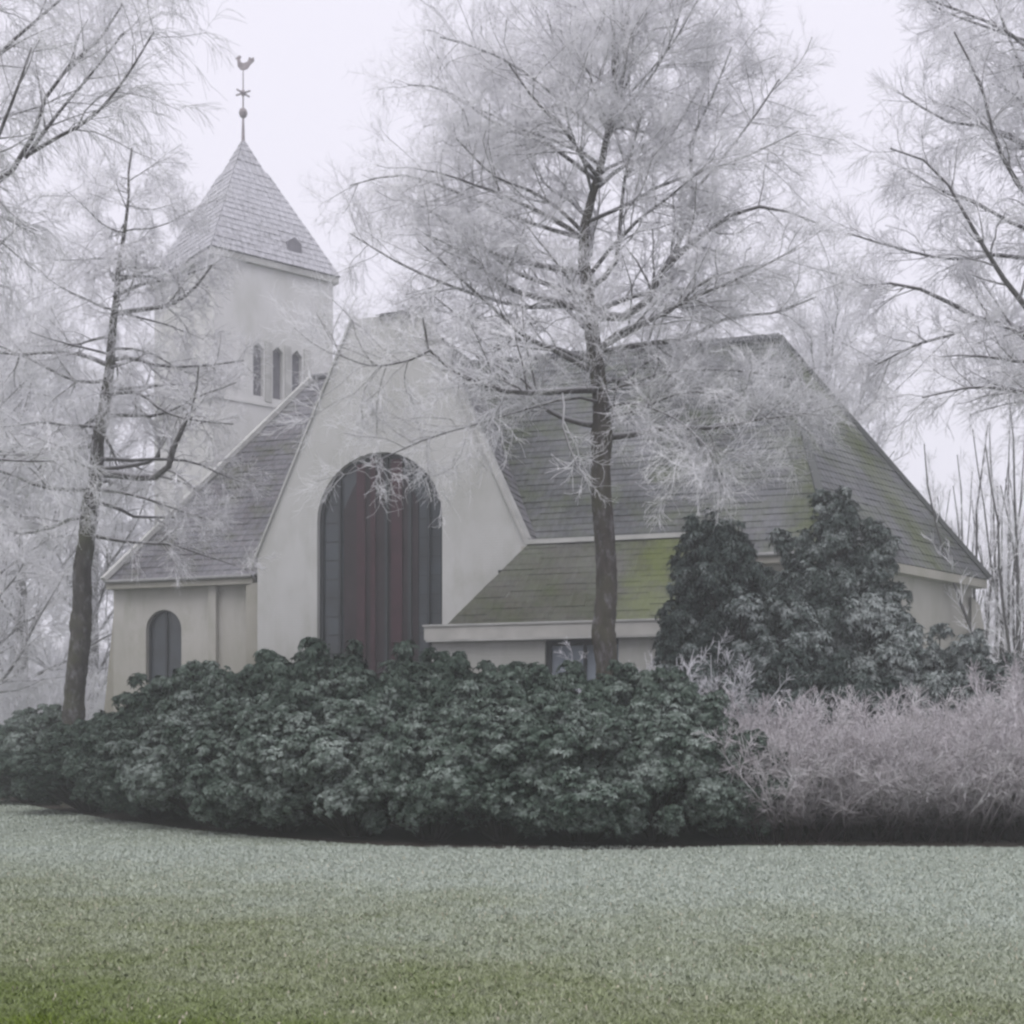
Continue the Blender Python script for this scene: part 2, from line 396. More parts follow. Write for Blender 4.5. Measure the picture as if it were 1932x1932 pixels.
# nave walls
LS, RS, RT = -10.8, 14.2, (18.4, 9.6)
mb = MB()
mb.prism([(LS, 0), (GC - GH - .003, 0), (GC - GH - .003, EZ - .15), (LS, EZ - .15)], [arch(-8.75, .72, 2.6, 5.55, 14)], 1.0, 1.5)
mb.prism([(GC + GH + .003, 0), (RS, 0), (RS, EZ - .15), (GC + GH + .003, EZ - .15)], [], 1.0, 1.5)
mb.box((LS, 1.503, 0), (LS + .5, 14.5, EZ - .15)); mb.box((LS, 14.503, 0), (RS, 15, EZ - .15))
def wall_seg(mb, A, B, z1, th=.5, z0=0):
    A = Vector((A[0], A[1], 0)); B = Vector((B[0], B[1], 0)); d = (B - A).normalized(); nn = Vector((-d.y, d.x, 0)) * th
    i = len(mb.v)
    for P in (A, B, B + nn, A + nn): mb.v.append((P.x, P.y, z0))
    for P in (A, B, B + nn, A + nn): mb.v.append((P.x, P.y, z1))
    for f_ in ((3, 2, 1, 0), (4, 5, 6, 7), (0, 1, 5, 4), (1, 2, 6, 5), (2, 3, 7, 6), (3, 0, 4, 7)): mb.f.append(tuple(i + k for k in f_))
wall_seg(mb, (RS + .02, 1.02), RT, EZ - .15); wall_seg(mb, (RT[0] + .01, RT[1] + .02), (RS, 14.99), EZ - .15)
mb.build('nave_wall', M['wall_low'], ch)
mb = MB(); mb.prism(arch(-8.75, .70, 2.6, 5.55, 14), [], 1.25, 1.31); w2 = mb.build('arched_window', M['glass'], ch)
mb = MB(); mb.prism(arch(-8.75, .715, 2.6, 5.55, 14), [arch(-8.75, .64, 2.7, 5.55, 14)], 1.18, 1.24); mb.box((-8.79, 1.17, 2.65), (-8.71, 1.24, 6.2)); mb.build('window_frame', M['lead'], w2)
mb = MB(); mb.box((-9.6, .9, 2.45), (-7.9, 1.3, 2.6)); mb.build('window_sill', M['verge'], w2)
# pilasters, end buttress
for x0, x1, d, z in ((-5.25, -4.53, .42, 7.05), (-6.85, -6.55, .20, 7.2)):
    mb = MB(); mb.prism([(x0, 0), (x1, 0), (x1, z - .1), ((x0 + x1) / 2, z), (x0, z - .1)], [], 1 - d, .997); mb.build('pilaster', M['trim'] if d > .3 else M['wall_low'], ch)
for yb in (1.6, 13.6):
    mb = MB(); i = 0
    Mx = Matrix.Translation((0, 0, 0))
    mb.prism([(LS - 1.15, 0), (LS - .003, 0), (LS - .003, 6.9), (LS - .35, 6.7), (LS - .75, 3.2)], [], yb, yb + .9)
    mb.build('buttress', M['trim'], ch)
for k in range(2):
    mb = MB(); A = Vector((RS, 1, 0)).lerp(Vector((*RT, 0)), .98); A = Vector((RT[0], RT[1], 0))
    if k == 0:
        Mx = Matrix.Translation((RT[0], RT[1], 0)) @ Matrix.Rotation(R(-5), 4, 'Z')
        mb.prism([(.0, 0), (1.0, 0), (.75, 3.2), (.25, 6.4), (.0, 6.7)], [], -.35, .35, Mx)
    else:
        Mx = Matrix.Translation((RS, 1, 0)) @ Matrix.Rotation(R(-60), 4, 'Z')
        mb.prism([(.0, 0), (1.0, 0), (.75, 3.2), (.25, 6.2), (.0, 6.5)], [], -.35, .35, Mx)
    mb.build('buttress', M['wall_low'], ch)
# nave roof
mb = MB(); OV = .45; RL, RR = (-6.4, 8), (11.9, 8.2)
zl = EZ - .25
Ef = 1 - OV
roof_face(mb, (LS - .02, Ef, zl), (GC, Ef, zl), (GC, 8, RZ), (*RL, RZ), seed=1)
mb.build('nave_roof', M['roof'], ch)
mb = MB()
roof_face(mb, (GC, Ef, zl), (RS + .2, Ef, zl), (*RR, RZ), (GC, 8, RZ), seed=2)
roof_face(mb, (RS + .2, Ef, zl), (RT[0] + .55, RT[1] + .1, zl), (RR[0] + .02, RR[1] + .05, RZ), (*RR, RZ), seed=9)
roof_face(mb, (RT[0] + .55, RT[1] + .1, zl), (RS + .2, 15.5, zl), (RR[0], RR[1] + .02, RZ), (RR[0] + .02, RR[1], RZ), seed=11)
mb.build('nave_roof', M['roof_apse'], ch)
mb = MB()
roof_face(mb, (RS + .2, 15.5, zl), (LS - .02, 15.5, zl), (*RL, RZ), (*RR, RZ), seed=12)
roof_face(mb, (LS - .02, 15.5, zl), (LS - .02, Ef, zl), (RL[0], RL[1] + .01, RZ), (*RL, RZ), seed=13)
mb.build('nave_roof', M['roof'], ch)
mb = MB()
mb.bar((RL[0], 8, RZ + .04), (RR[0], 8.15, RZ + .04), .34, .16)
mb.build('ridge_tiles', M['roof'], ch)
mb = MB(); mb.bar((LS - .08, Ef - .05, zl + .06), (RL[0], 8, RZ + .08), .30, .16); mb.build('hip_verge', M['verge'], ch)
mb = MB(); mb.bar((RT[0] + .6, RT[1] + .1, zl + .06), (RR[0], RR[1], RZ + .05), .22, .14); mb.bar((RS + .2, Ef, zl + .06), (RR[0], RR[1], RZ + .05), .22, .12); mb.build('hip_tiles', M['roof_apse'], ch)
mb = MB()  # boxed eaves with gutter board
mb.box((LS - .02, Ef + .02, zl - .28), (GC - GH - .5, 1.0 - .003, zl - .02)); mb.build('eaves_board', M['trim'], ch); mb = MB()
mb.box((GC + GH + .5, Ef + .02, zl - .28), (RS + .1, 1.0 - .003, zl - .02)); mb.build('eaves_board', M['trim'], ch); mb = MB()
wall_seg(mb, (RS + .30, Ef + .05), (RT[0] + .5, RT[1] + .05), zl - .02, .46, zl - .30)
mb.build('eaves_board', M['trim'], ch)
mb = MB(); mb.tube([(LS - .02, Ef - .04, zl - .03), (GC - GH - .5, Ef - .04, zl - .03)], [.07, .07]); mb.build('gutter', M['pipe'], ch); mb = MB(); mb.tube([(GC + GH + .5, Ef - .04, zl - .03), (RS + .2, Ef - .04, zl - .03)], [.07, .07]); mb.build('gutter', M['pipe'], ch)
mb = MB(); mb.tube([(GC + GH - .9, -.12, 7.0), (GC + GH - .15, -.12, 7.02)], [.05, .03]); mb.build('bracket', M['lead'], ch)

# annex in front of the nave
ax0, ax1, ay0, ay1, az = 3.3, 12.2, -4.0, .997, 4.95
mb = MB()
mb.prism([(ax0, 0), (ax1, 0), (ax1, az - .38), (ax0, az - .38)], [[(6.75, 2.1), (8.9, 2.1), (8.9, az - .40 - .02), (6.75, az - .42)]], ay0 + .15, ay0 + .45)
mb.box((ax0, ay0 + .453, 0), (ax0 + .3, -.003, az - .38)); mb.box((ax1 - .3, ay0 + .453, 0), (ax1, ay1, az - .38))
an = mb.build('annex_wall', M['wall'], ch)
mb = MB(); mb.box((ax0 - .15, ay0 - .1, az - .377), (ax1 + .15, ay0 + .6, az)); mb.box((ax0 - .15, ay0 + .603, az - .377), (ax0 + .6, -.003, az)); mb.box((ax1 - .5, ay0 + .603, az - .377), (ax1 + .15, ay1, az)); mb.build('fascia', M['fascia'], an)
mb = MB(); mb.box((ax0 - .19, ay0 - .14, az + .003), (ax1 + .19, ay0 + .1, az + .06)); mb.box((ax0-.1, ay0-.105, az-.44), (ax1+.1, ay0+.14, az-.38)); mb.build('fascia_trim', M['verge'], an)
mb = MB(); mb.box((6.75, ay0 + .36, 2.1), (8.9, ay0 + .42, az - .44)); dr = mb.build('window', M['door'], an)
mb = MB(); mb.box((6.75, ay0 + .25, 2.1), (6.9, ay0 + .357, az - .44)); mb.box((6.9, ay0 + .25, az - .60), (8.9, ay0 + .357, az - .44)); mb.box((7.85, ay0 + .25, 2.1), (7.93, ay0 + .357, az - .60)); mb.build('window_frame', M['dark'], dr)
mb = MB(); ry, rz = -.6, 7.75; e0 = ay0 + .25
roof_face(mb, (ax0 + .35, e0, az + .0), (ax1 - .35, e0, az + .0), (ax1 - 2.0, ry, rz), (ax0 + 1.95, ry, rz), course=.28, lift=.016)
roof_face(mb, (ax1 - .35, e0, az), (ax1 - .35, ay1, az), (ax1 - 2.0, ry + .02, rz), (ax1 - 2.0, ry, rz), course=.28, lift=.016)
roof_face(mb, (ax0 + .35, .0, az), (ax0 + .35, e0, az), (ax0 + 1.95, ry, rz), (ax0 + 1.95, ry + .02, rz), course=.28, lift=.016)
mb.face([(ax0 + 1.95, ry, rz), (ax1 - 2, ry, rz), (ax1 - 2, ay1, rz - .3), (ax0 + 1.95, ay1, rz - .3)], [(0, 0), (5, 0), (5, 1.5), (0, 1.5)])
mb.build('annex_roof', M['roof_annex'], an)
mb = MB(); mb.bar((ax0 + 1.9, ry, rz + .05), (ax1 - 1.95, ry, rz + .05), .26, .14); mb.build('ridge_tiles', M['verge'], an)

# tower (own orientation, in church space)
TW = 5.85; th = R(39)
inv = (Matrix.Translation((-4.29, 45, 0)) @ Matrix.Rotation(-R(18), 4, 'Z')).inverted()
corner = Vector((-12.55, 58, 0))
TM = inv @ Matrix.Translation(corner) @ Matrix.Rotation(th, 4, 'Z')    # x along the right-hand face, y along the left-hand face
TEZ = 22.35
slots = [[(x, 16.5), (x + .5, 16.5), (x + .5, 18.55), (x + .25, 18.8), (x, 18.55)] for x in (1.85, 2.8, 3.75)]
mb = MB()
mb.prism([(0, 0), (TW, 0), (TW, TEZ), (0, TEZ)], slots, 0, .4)
mb.box((0, .403, 0), (.4, TW - .4, TEZ)); mb.box((TW - .4, .403, 0), (TW, TW - .4, TEZ)); mb.box((0, TW - .397, 0), (TW, TW, TEZ))
tw = mb.build('tower', M['wall_tower'], ch); tw.matrix_local = TM
for x in (1.85, 2.8, 3.75):
    mb = MB(); mb.box((x + .003, .26, 16.5), (x + .497, .30, 18.7))
    lv = mb.build('belfry_opening', M['louvre'], tw)
mb = MB()
for z in (16.1,): mb.box((-.06, -.06, z), (TW + .06, -.003, z + .14)); mb.box((-.06, -.003, z), (-.003, TW, z + .14))
mb.build('string_course', M['wall_tower'], tw)
for x in (2.42, 3.38, 4.34):
    mb = MB(); mb.box((x, -.06, 16.3), (x + .30, -.003, 18.9)); mb.build('belfry_pillar', M['verge'], tw)
c_ = TW / 2; oh = .24; ze = TEZ + .05; ap = 28.75
def frust(mb, h0, z0, h1, z1, **k):
    q0 = [(c_ - h0, c_ - h0), (c_ + h0, c_ - h0), (c_ + h0, c_ + h0), (c_ - h0, c_ + h0)]
    q1 = [(c_ - h1, c_ - h1), (c_ + h1, c_ - h1), (c_ + h1, c_ + h1), (c_ - h1, c_ + h1)]
    for i in range(4):
        j = (i + 1) % 4
        roof_face(mb, (*q0[i], z0), (*q0[j], z0), (*q1[j], z1), (*q1[i], z1), seed=i * 3, **k)
mb = MB(); H0 = TW / 2 + oh
frust(mb, H0, ze, .78, 27.2); frust(mb, .72, 27.2, .03, ap)
mb.build('tower_roof', M['roof_tower'], tw)
mb = MB()
mb.box((-oh + .05, -oh + .05, ze - .30), (TW + oh - .05, -.003, ze - .03)); mb.box((-oh + .05, -.003, ze - .30), (-.003, TW + oh - .05, ze - .03)); mb.box((TW + .003, -.003, ze - .30), (TW + oh - .05, TW + oh - .05, ze - .03))
mb.build('eaves_board', M['verge'], tw)
mb = MB(); sp = (ap - ze) / H0
mb.prism([(3.6, ze + .75), (4.3, ze + .75), (4.3, ze + 1.15), (3.95, ze + 1.4), (3.6, ze + 1.15)], [], c_ - H0 + .35, c_ - H0 + 1.2)
dm = mb.build('dormer', M['louvre'], tw)
# weathervane
WM = TM @ Vector((c_, c_, 0))
mb = MB(); mb.tube([(c_, c_, ap - .5), (c_, c_, ap + 1.2), (c_, c_, 31.9)], [.10, .040, .024], 8)
mb.tube([(c_, c_, ap + .95), (c_, c_, ap + 1.05), (c_, c_, ap + 1.2), (c_, c_, ap + 1.35), (c_, c_, ap + 1.45)], [.03, .15, .2, .15, .03], 10)
for a in (0, 90):
    d = Vector((math.cos(R(a + 20)), math.sin(R(a + 20)), 0)) * .42
    mb.bar((c_ - d.x, c_ - d.y, 30.85), (c_ + d.x, c_ + d.y, 30.85), .05, .06)
mb.tube([(c_, c_, 30.7), (c_, c_, 30.85), (c_, c_, 31.0)], [.05, .13, .05], 8)
vane = mb.build('weathervane', M['metal'], tw)
ck = [(-.30, 0), (-.15, -.18), (.05, -.2), (.25, -.12), (.42, .12), (.62, .32), (.60, .52), (.48, .44), (.34, .52), (.25, .26), (.05, .18), (-.12, .22), (-.18, .42), (-.10, .54), (-.22, .62), (-.32, .52), (-.44, .44), (-.34, .38), (-.32, .2)]
Mr = Matrix.Translation((c_, c_, 32.05)) @ Matrix.Rotation(R(-39), 4, 'Z')
mb = MB(); mb.prism([(x * .8, z * .8) for x, z in ck[::-1]], [], -.03, .03, Mr); mb.build('weathercock', M['metal'], vane)

# ------------------------------------------------------------------ trees
def nrm(a): return a / np.maximum(np.linalg.norm(a, axis=-1, keepdims=True), 1e-9)
def resample(pts, k):
    pts = np.array([tuple(p) for p in pts], float)
    # catmull-rom then uniform arc length
    P = np.vstack([2 * pts[0] - pts[1], pts, 2 * pts[-1] - pts[-2]]); o = []
    for i in range(1, len(P) - 2):
        for t in np.linspace(0, 1, 8, endpoint=False):
            a, b, c, d = P[i - 1:i + 3]
            o.append(.5 * (2 * b + (c - a) * t + (2 * a - 5 * b + 4 * c - d) * t * t + (3 * b - a - 3 * c + d) * t ** 3))
    o.append(pts[-1]); o = np.array(o)
    s = np.r_[0, np.cumsum(np.linalg.norm(np.diff(o, axis=0), axis=1))]
    q = np.linspace(0, s[-1], k)
    return np.stack([np.interp(q, s, o[:, i]) for i in range(3)], 1)

def grow(P, Rd, m, L, ang, k=4, trop=(0, 0, .0), bend=(0, 0, 0), wig=.15, r=(.4, .35), t0=.15, t1=1.0, lenfall=.5, flat=0, minr=.004):
    """children of polylines P (n,k,3)"""
    n, kk = P.shape[:2]
    t = rng.uniform(t0, t1, (n, m)) * (kk - 1.001); i = t.astype(int); f = (t - i)[..., None]
    idx = np.arange(n)[:, None]
    pos = P[idx, i] * (1 - f) + P[idx, i + 1] * f
    rad = Rd[idx, i] * (1 - f[..., 0]) + Rd[idx, i + 1] * f[..., 0]
    tan = nrm(P[idx, i + 1] - P[idx, i])
    v = rng.normal(size=tan.shape); v[..., 2] *= (1 - flat)
    per = nrm(v - (v * tan).sum(-1, keepdims=True) * tan)
    a = np.radians(rng.uniform(*ang, (n, m)))[..., None]
    d = nrm(np.cos(a) * tan + np.sin(a) * per + np.array(trop))
    fr = (t / (kk - 1))
    ln = (rng.uniform(L[0], L[1], (n, m)) * (1 - lenfall * fr))[..., None]
    pos = pos.reshape(-1, 3); d = d.reshape(-1, 3); ln = ln.reshape(-1, 1); rad = rad.reshape(-1)
    out = [pos]
    for s in range(k - 1):
        pos = pos + d * ln / (k - 1); out.append(pos)
        d = nrm(d + rng.normal(size=d.shape) * wig + np.array(bend))
    C = np.stack(out, 1)
    r0 = np.maximum(rad * r[0], minr)
    RR = r0[:, None] * np.linspace(1, r[1], k)[None]
    return C, np.maximum(RR, minr * .8)

def tubes(P, Rd, sides=3):
    n, k = P.shape[:2]
    tan = nrm(np.gradient(P, axis=1)); up = np.array([.3, .2, .93])
    a = nrm(np.cross(tan, up)); b = np.cross(tan, a)
    th_ = np.arange(sides) * 2 * math.pi / sides
    V = P[:, :, None] + Rd[:, :, None, None] * (a[:, :, None] * np.cos(th_)[:, None] + b[:, :, None] * np.sin(th_)[:, None])
    V = V.reshape(-1, 3)
    base = (np.arange(n) * k * sides)[:, None, None] + (np.arange(k - 1) * sides)[None, :, None] + np.arange(sides)[None, None]
    nx = (np.arange(n) * k * sides)[:, None, None] + (np.arange(k - 1) * sides)[None, :, None] + ((np.arange(sides) + 1) % sides)[None, None]
    F = np.stack([base, nx, nx + sides, base + sides], -1).reshape(-1, 4)
    return V, F
def join(parts):
    Vs, Fs, o = [], [], 0
    for V, F in parts: Vs.append(V); Fs.append(F + o); o += len(V)
    return np.concatenate(Vs), np.concatenate(Fs)

def make_tree(name, root_loc, trunk, limbs, auto, levels, mats, base_r=None, trunk_k=14, label=None, cat='tree', group=None, limb_parts=True, barkwob=.03):
    """trunk: list of (Vector, radius) world; limbs: same; auto: dict for extra limbs; levels: list of grow kwargs"""
    root = empty(name, root_loc); tag(root, label, cat, group)
    rl = np.array(root_loc, float)
    def line(pr, k):
        p = resample([q[0] for q in pr], k) - rl
        s = np.linspace(0, len(pr) - 1, k); r_ = np.interp(s, range(len(pr)), [q[1] for q in pr])
        return p, r_
    tp, tr = line(trunk, trunk_k * 2)
    w = rng.normal(size=tp.shape) * barkwob; w[0] = 0; tp = tp + w * np.array([1, 1, 0])
    tp0, tr0 = tp, tr; q_ = np.linspace(0, len(tp) - 1, len(tp) * 7)
    tq = np.stack([np.interp(q_, range(len(tp)), tp[:, i_]) for i_ in range(3)], 1); rq = np.interp(q_, range(len(tr)), tr)
    V, F = tubes(tq[None], rq[None], 20)      # knotty, ridged surface
    ring = V.reshape(len(tq), 20, 3); ridge = rng.normal(size=(1, 20)) * .035 + np.cumsum(rng.normal(size=(len(tq), 20)), 0) * .006 + rng.normal(size=(len(tq), 20)) * .03
    ridge = np.clip(ridge, -.13, .16) + (np.exp(-((np.arange(len(tq))[:, None] - rng.uniform(0, len(tq) * .6, 5)[None]) / 2.5) ** 2).sum(1) * .12)[:, None]
    V = (tq[:, None] + (ring - tq[:, None]) * (1 + ridge[..., None])).reshape(-1, 3)
    obj('trunk', np_mesh('trunk', V, F), mats[0], root, True)
    K = 10
    LP, LR = [], []
    for l in limbs:
        p, r_ = line(l, K); LP.append(p); LR.append(r_)
    if auto:
        n = auto['n']; lo, hi = auto['range']
        for j in range(n):
            f = lo + (hi - lo) * (j + .5) / n + random.uniform(-.01, .01)
            t = f * (len(tp) - 1.001); i = int(t); pos = tp[i] * (1 - (t - i)) + tp[i + 1] * (t - i)
            az_ = j * 2.399 + auto.get('az', 0) + random.uniform(-.3, .3)
            el = R(auto['el'](f) + random.uniform(-8, 8)); ln = auto['len'](f) * random.uniform(.8, 1.15)
            if 'skew' in auto: ln *= auto['skew'](az_)
            d = np.array([math.cos(az_) * math.cos(el), math.sin(az_) * math.cos(el), math.sin(el)])
            pts = [pos]
            for s in range(K - 1):
                pts.append(pts[-1] + d * ln / (K - 1)); d = nrm(d + rng.normal(size=3) * .11 + np.array([0, 0, auto.get('curl', .03)]))
            r0 = min(tr[i] * .5, .012 * ln + .010)
            LP.append(np.array(pts)); LR.append(np.linspace(r0, r0 * .2, K))
    # a continuation of the trunk's own tip carries twigs as well
    top = resample(tp[int(len(tp) * auto.get('tip', .6)) if auto else len(tp) // 2:], K); LP.append(top); LR.append(np.linspace(tr[int(len(tr) * .6)], tr[-1], K))
    LPa, LRa = np.array(LP), np.array(LR)
    for i in range(len(LP) - 1):
        V, F = tubes(LPa[i:i + 1], LRa[i:i + 1], 7); obj('limb', np_mesh('limb', V, F), M['limb'], root, True)
    cur, cr = LPa, LRa; parts = []; mid = []
    for q, kw in enumerate(levels):
        kw = dict(kw); sides = kw.pop('sides', 3); keep = kw.pop('also', None)
        nxt, nr = grow(cur, cr, **kw)
        (mid if kw.get('k', 4) and q == 0 else parts).append(tubes(nxt, nr, sides))
        cur, cr = nxt, nr
    V, F = join(mid + parts); me = np_mesh('crown', V, F); me.materials.append(mats[1]); me.materials.append(mats[2])
    mi = np.ones(len(F), np.int32); mi[:sum(len(q[1]) for q in mid)] = 0; me.polygons.foreach_set('material_index', mi)
    obj('crown', me, None, root)
    print(name, 'faces', len(F))
    return root

M['limb'] = bark('frosted_limb_bark', (.070, .064, .064), (.12, .12, .11), (.66, .66, .70), -.1, .75)
M['stem_bark'] = bark('dark_stem_bark', (.075, .07, .072), (.09, .09, .08), (.3, .3, .33), .3, .95)
M['branch'] = bark('frosted_branch_bark', (.17, .16, .165), (.17, .17, .16), (.76, .76, .80), -.35, .4)

# --- the tall tree in the middle
Y = 26.0
def tl(pts, Y0=Y, dz=0.0, ds=None):
    o = []
    for k, (u, v, w) in enumerate(pts):
        yy = Y0 + (ds[k] if ds else dz * k)
        o.append((at(u, v, yy), w / FPX * yy / 2))
    return o
g0 = at(1143, 0, Y); foot = (g0.x, Y, 0)
trunk = [(Vector((g0.x, Y, -.1)), .30), (Vector((g0.x, Y, .5)), .23)] + tl([(1143, 1240, 40), (1145, 1140, 44), (1143, 1050, 40), (1138, 900, 39), (1136, 800, 36), (1130, 700, 30), (1119, 600, 28), (1108, 520, 24), (1102, 440, 17), (1120, 350, 13), (1150, 250, 9), (1160, 120, 7), (1156, 0, 5), (1150, -140, 3)])
limbs = [
    tl([(1119, 592, 16), (1080, 577, 13), (1010, 560, 10), (950, 538, 8), (880, 480, 5), (800, 440, 3)], dz=-.15),
    tl([(1106, 512, 15), (1040, 505, 11), (970, 490, 9), (900, 462, 7), (840, 415, 5), (760, 370, 3)], dz=.25),
    tl([(1123, 596, 20), (1180, 598, 16), (1222, 568, 14), (1250, 510, 13), (1310, 455, 10), (1380, 405, 8), (1450, 390, 5), (1540, 420, 3)], dz=-.1),
    tl([(1250, 512, 10), (1290, 440, 8), (1310, 360, 7), (1300, 280, 5), (1345, 180, 4), (1380, 90, 3)], dz=.1),
    tl([(1132, 735, 15), (1065, 737, 13), (1000, 741, 13), (940, 735, 12), (880, 714, 10), (830, 682, 8), (803, 648, 6), (798, 600, 4)], ds=[0, -.8, -1.6, -2.0, -2.3, -2.5, -2.6, -2.6]),
    tl([(812, 660, 6), (770, 680, 4), (700, 690, 3), (640, 670, 2)], Y0=23.4),
    tl([(1140, 345, 10), (1100, 300, 8), (1070, 250, 6), (1010, 190, 5), (960, 120, 3)], dz=-.3),
    tl([(1130, 352, 9), (1180, 310, 7), (1240, 290, 6), (1300, 200, 4), (1350, 110, 3)], dz=.3),
    tl([(1112, 545, 11), (1160, 500, 9), (1170, 420, 7), (1180, 330, 5), (1210, 220, 4)], dz=-.2),
    tl([(1133, 665, 12), (1200, 650, 10), (1290, 640, 8), (1370, 600, 6), (1460, 590, 4), (1540, 560, 3)], dz=.3),
    tl([(1133, 655, 11), (1180, 620, 9), (1260, 590, 7), (1330, 530, 5), (1420, 500, 3)], dz=-.35),
    tl([(1128, 690, 10), (1060, 660, 8), (980, 640, 6), (900, 620, 4), (820, 560, 3)], dz=.35),
    tl([(1102, 440, 9), (1050, 390, 7), (1000, 360, 6), (930, 330, 4), (860, 260, 3)], dz=-.25),
    tl([(1137, 790, 6), (1200, 775, 5), (1290, 740, 4), (1380, 750, 3), (1450, 790, 2)], dz=-.5),
    tl([(1136, 760, 6), (1080, 750, 5), (1000, 770, 4), (900, 800, 3), (800, 830, 3), (690, 880, 2)], dz=-.5),
    tl([(1136, 780, 6), (1170, 760, 5), (1230, 770, 4), (1290, 800, 3), (1340, 850, 2)], dz=-.6),
    tl([(1136, 740, 6), (1200, 720, 5), (1270, 700, 4), (1400, 700, 3), (1520, 720, 2)], dz=.2),
    tl([(1150, 250, 7), (1110, 190, 5), (1060, 120, 4), (1030, 20, 3)], dz=.2),
    tl([(1103, 450, 9), (1000, 420, 7), (880, 370, 6), (760, 330, 4), (660, 350, 2)], dz=.15),
    tl([(1115, 570, 9), (1000, 580, 7), (880, 550, 6), (760, 500, 4), (660, 440, 2)], dz=.3),
    tl([(1150, 270, 8), (1070, 200, 6), (980, 130, 5), (900, 90, 4), (830, 70, 3)], dz=-.1),
    tl([(1125, 340, 9), (1030, 270, 7), (930, 230, 6), (840, 170, 4), (770, 160, 3)], dz=.25),
    tl([(1310, 360, 6), (1370, 290, 5), (1430, 210, 4), (1470, 150, 3)], dz=.1),
    tl([(1155, 230, 7), (1210, 170, 5), (1260, 90, 4), (1290, 0, 3)], dz=-.2),
]
make_tree('frosted_tree', foot, trunk, limbs,
    dict(n=26, range=(.43, .88), el=lambda f: 8 + 40 * (f - .36) / .6, len=lambda f: 5.3 - 3.4 * max(0, (f - .5)) / .45, curl=.03, tip=.7, skew=lambda a_: 1 - .6 * max(0, -math.sin(a_)) ** 2),
    [dict(m=15, L=(1.0, 2.4), ang=(30, 65), k=6, trop=(0, 0, .08), wig=.2, r=(.45, .3), t0=.2, minr=.008, sides=4),
     dict(m=9, L=(.5, 1.4), ang=(25, 62), k=5, trop=(0, 0, .05), bend=(0, 0, .0), wig=.26, r=(.6, .6), minr=.0044),
     dict(m=11, L=(.15, .62), ang=(25, 65), k=4, trop=(0, 0, .03), bend=(0, 0, -.0), wig=.3, r=(.8, .7), minr=.0030)],
    (M['bark'], M['branch'], M['twig']), label='tall bare frosted tree with forked limbs standing before the mossy roof of the church annex')

# --- the leaning conifer-like tree at the left
Y = 34.0
g0 = at(136, 0, Y); foot = (g0.x, Y, 0)
trunk = [(Vector((g0.x - .02, Y, -.1)), .30)] + tl([(142, 1310, 37), (150, 1200, 37), (158, 1080, 38), (172, 950, 34), (186, 850, 30), (198, 760, 26), (207, 680, 21), (214, 600, 17), (222, 520, 12), (233, 430, 8), (243, 350, 5), (250, 280, 3)], Y)
limbs = [
    tl([(190, 893, 16), (240, 897, 15), (282, 903, 14), (315, 885, 12), (330, 840, 11), (350, 795, 8), (368, 745, 5), (375, 690, 3)], Y, dz=-.2),
    tl([(195, 885, 9), (250, 878, 8), (300, 860, 7), (290, 800, 5), (250, 760, 4)], Y, dz=.2),
    tl([(185, 838, 11), (130, 846, 9), (80, 855, 8), (30, 858, 6), (-40, 840, 4)], Y, dz=-.2),
    tl([(206, 690, 10), (150, 668, 8), (90, 665, 6), (20, 668, 5), (-60, 650, 3)], Y, dz=.2),
    tl([(214, 592, 11), (260, 585, 9), (320, 575, 8), (365, 545, 6), (400, 500, 4)], Y, dz=-.15),
    tl([(214, 560, 8), (270, 535, 6), (330, 525, 4), (400, 500, 3)], Y, dz=.3),
    tl([(205, 680, 9), (250, 675, 7), (300, 690, 5), (380, 690, 4), (460, 680, 3)], Y, dz=.15),
    tl([(198, 745, 9), (260, 740, 7), (300, 770, 5), (350, 790, 4), (440, 800, 3)], Y, dz=-.3)]
make_tree('larch_tree', foot, trunk, limbs,
    dict(n=40, range=(.42, .95), el=lambda f: -4 + 45 * max(0, f - .6), len=lambda f: 3.9 * (1.14 - f) / .62 * .9 + .5, curl=.012, tip=.7, skew=lambda a_: 1 - .75 * max(0, -math.sin(a_)) ** 1.5),
    [dict(m=10, L=(.7, 1.6), ang=(35, 75), k=5, trop=(0, 0, .0), bend=(0, 0, -.05), wig=.15, r=(.5, .35), t0=.22, minr=.008, sides=4),
     dict(m=8, L=(.4, .9), ang=(30, 70), k=4, trop=(0, 0, -.05), bend=(0, 0, -.06), wig=.2, r=(.7, .6), minr=.0045),
     dict(m=6, L=(.2, .5), ang=(25, 60), k=3, trop=(0, 0, -.08), wig=.22, r=(.8, .7), minr=.0045)],
    (M['bark_larch'], M['branch'], M['twig']), label='dark trunked leaning tree with level branches at the left end of the evergreen hedge')

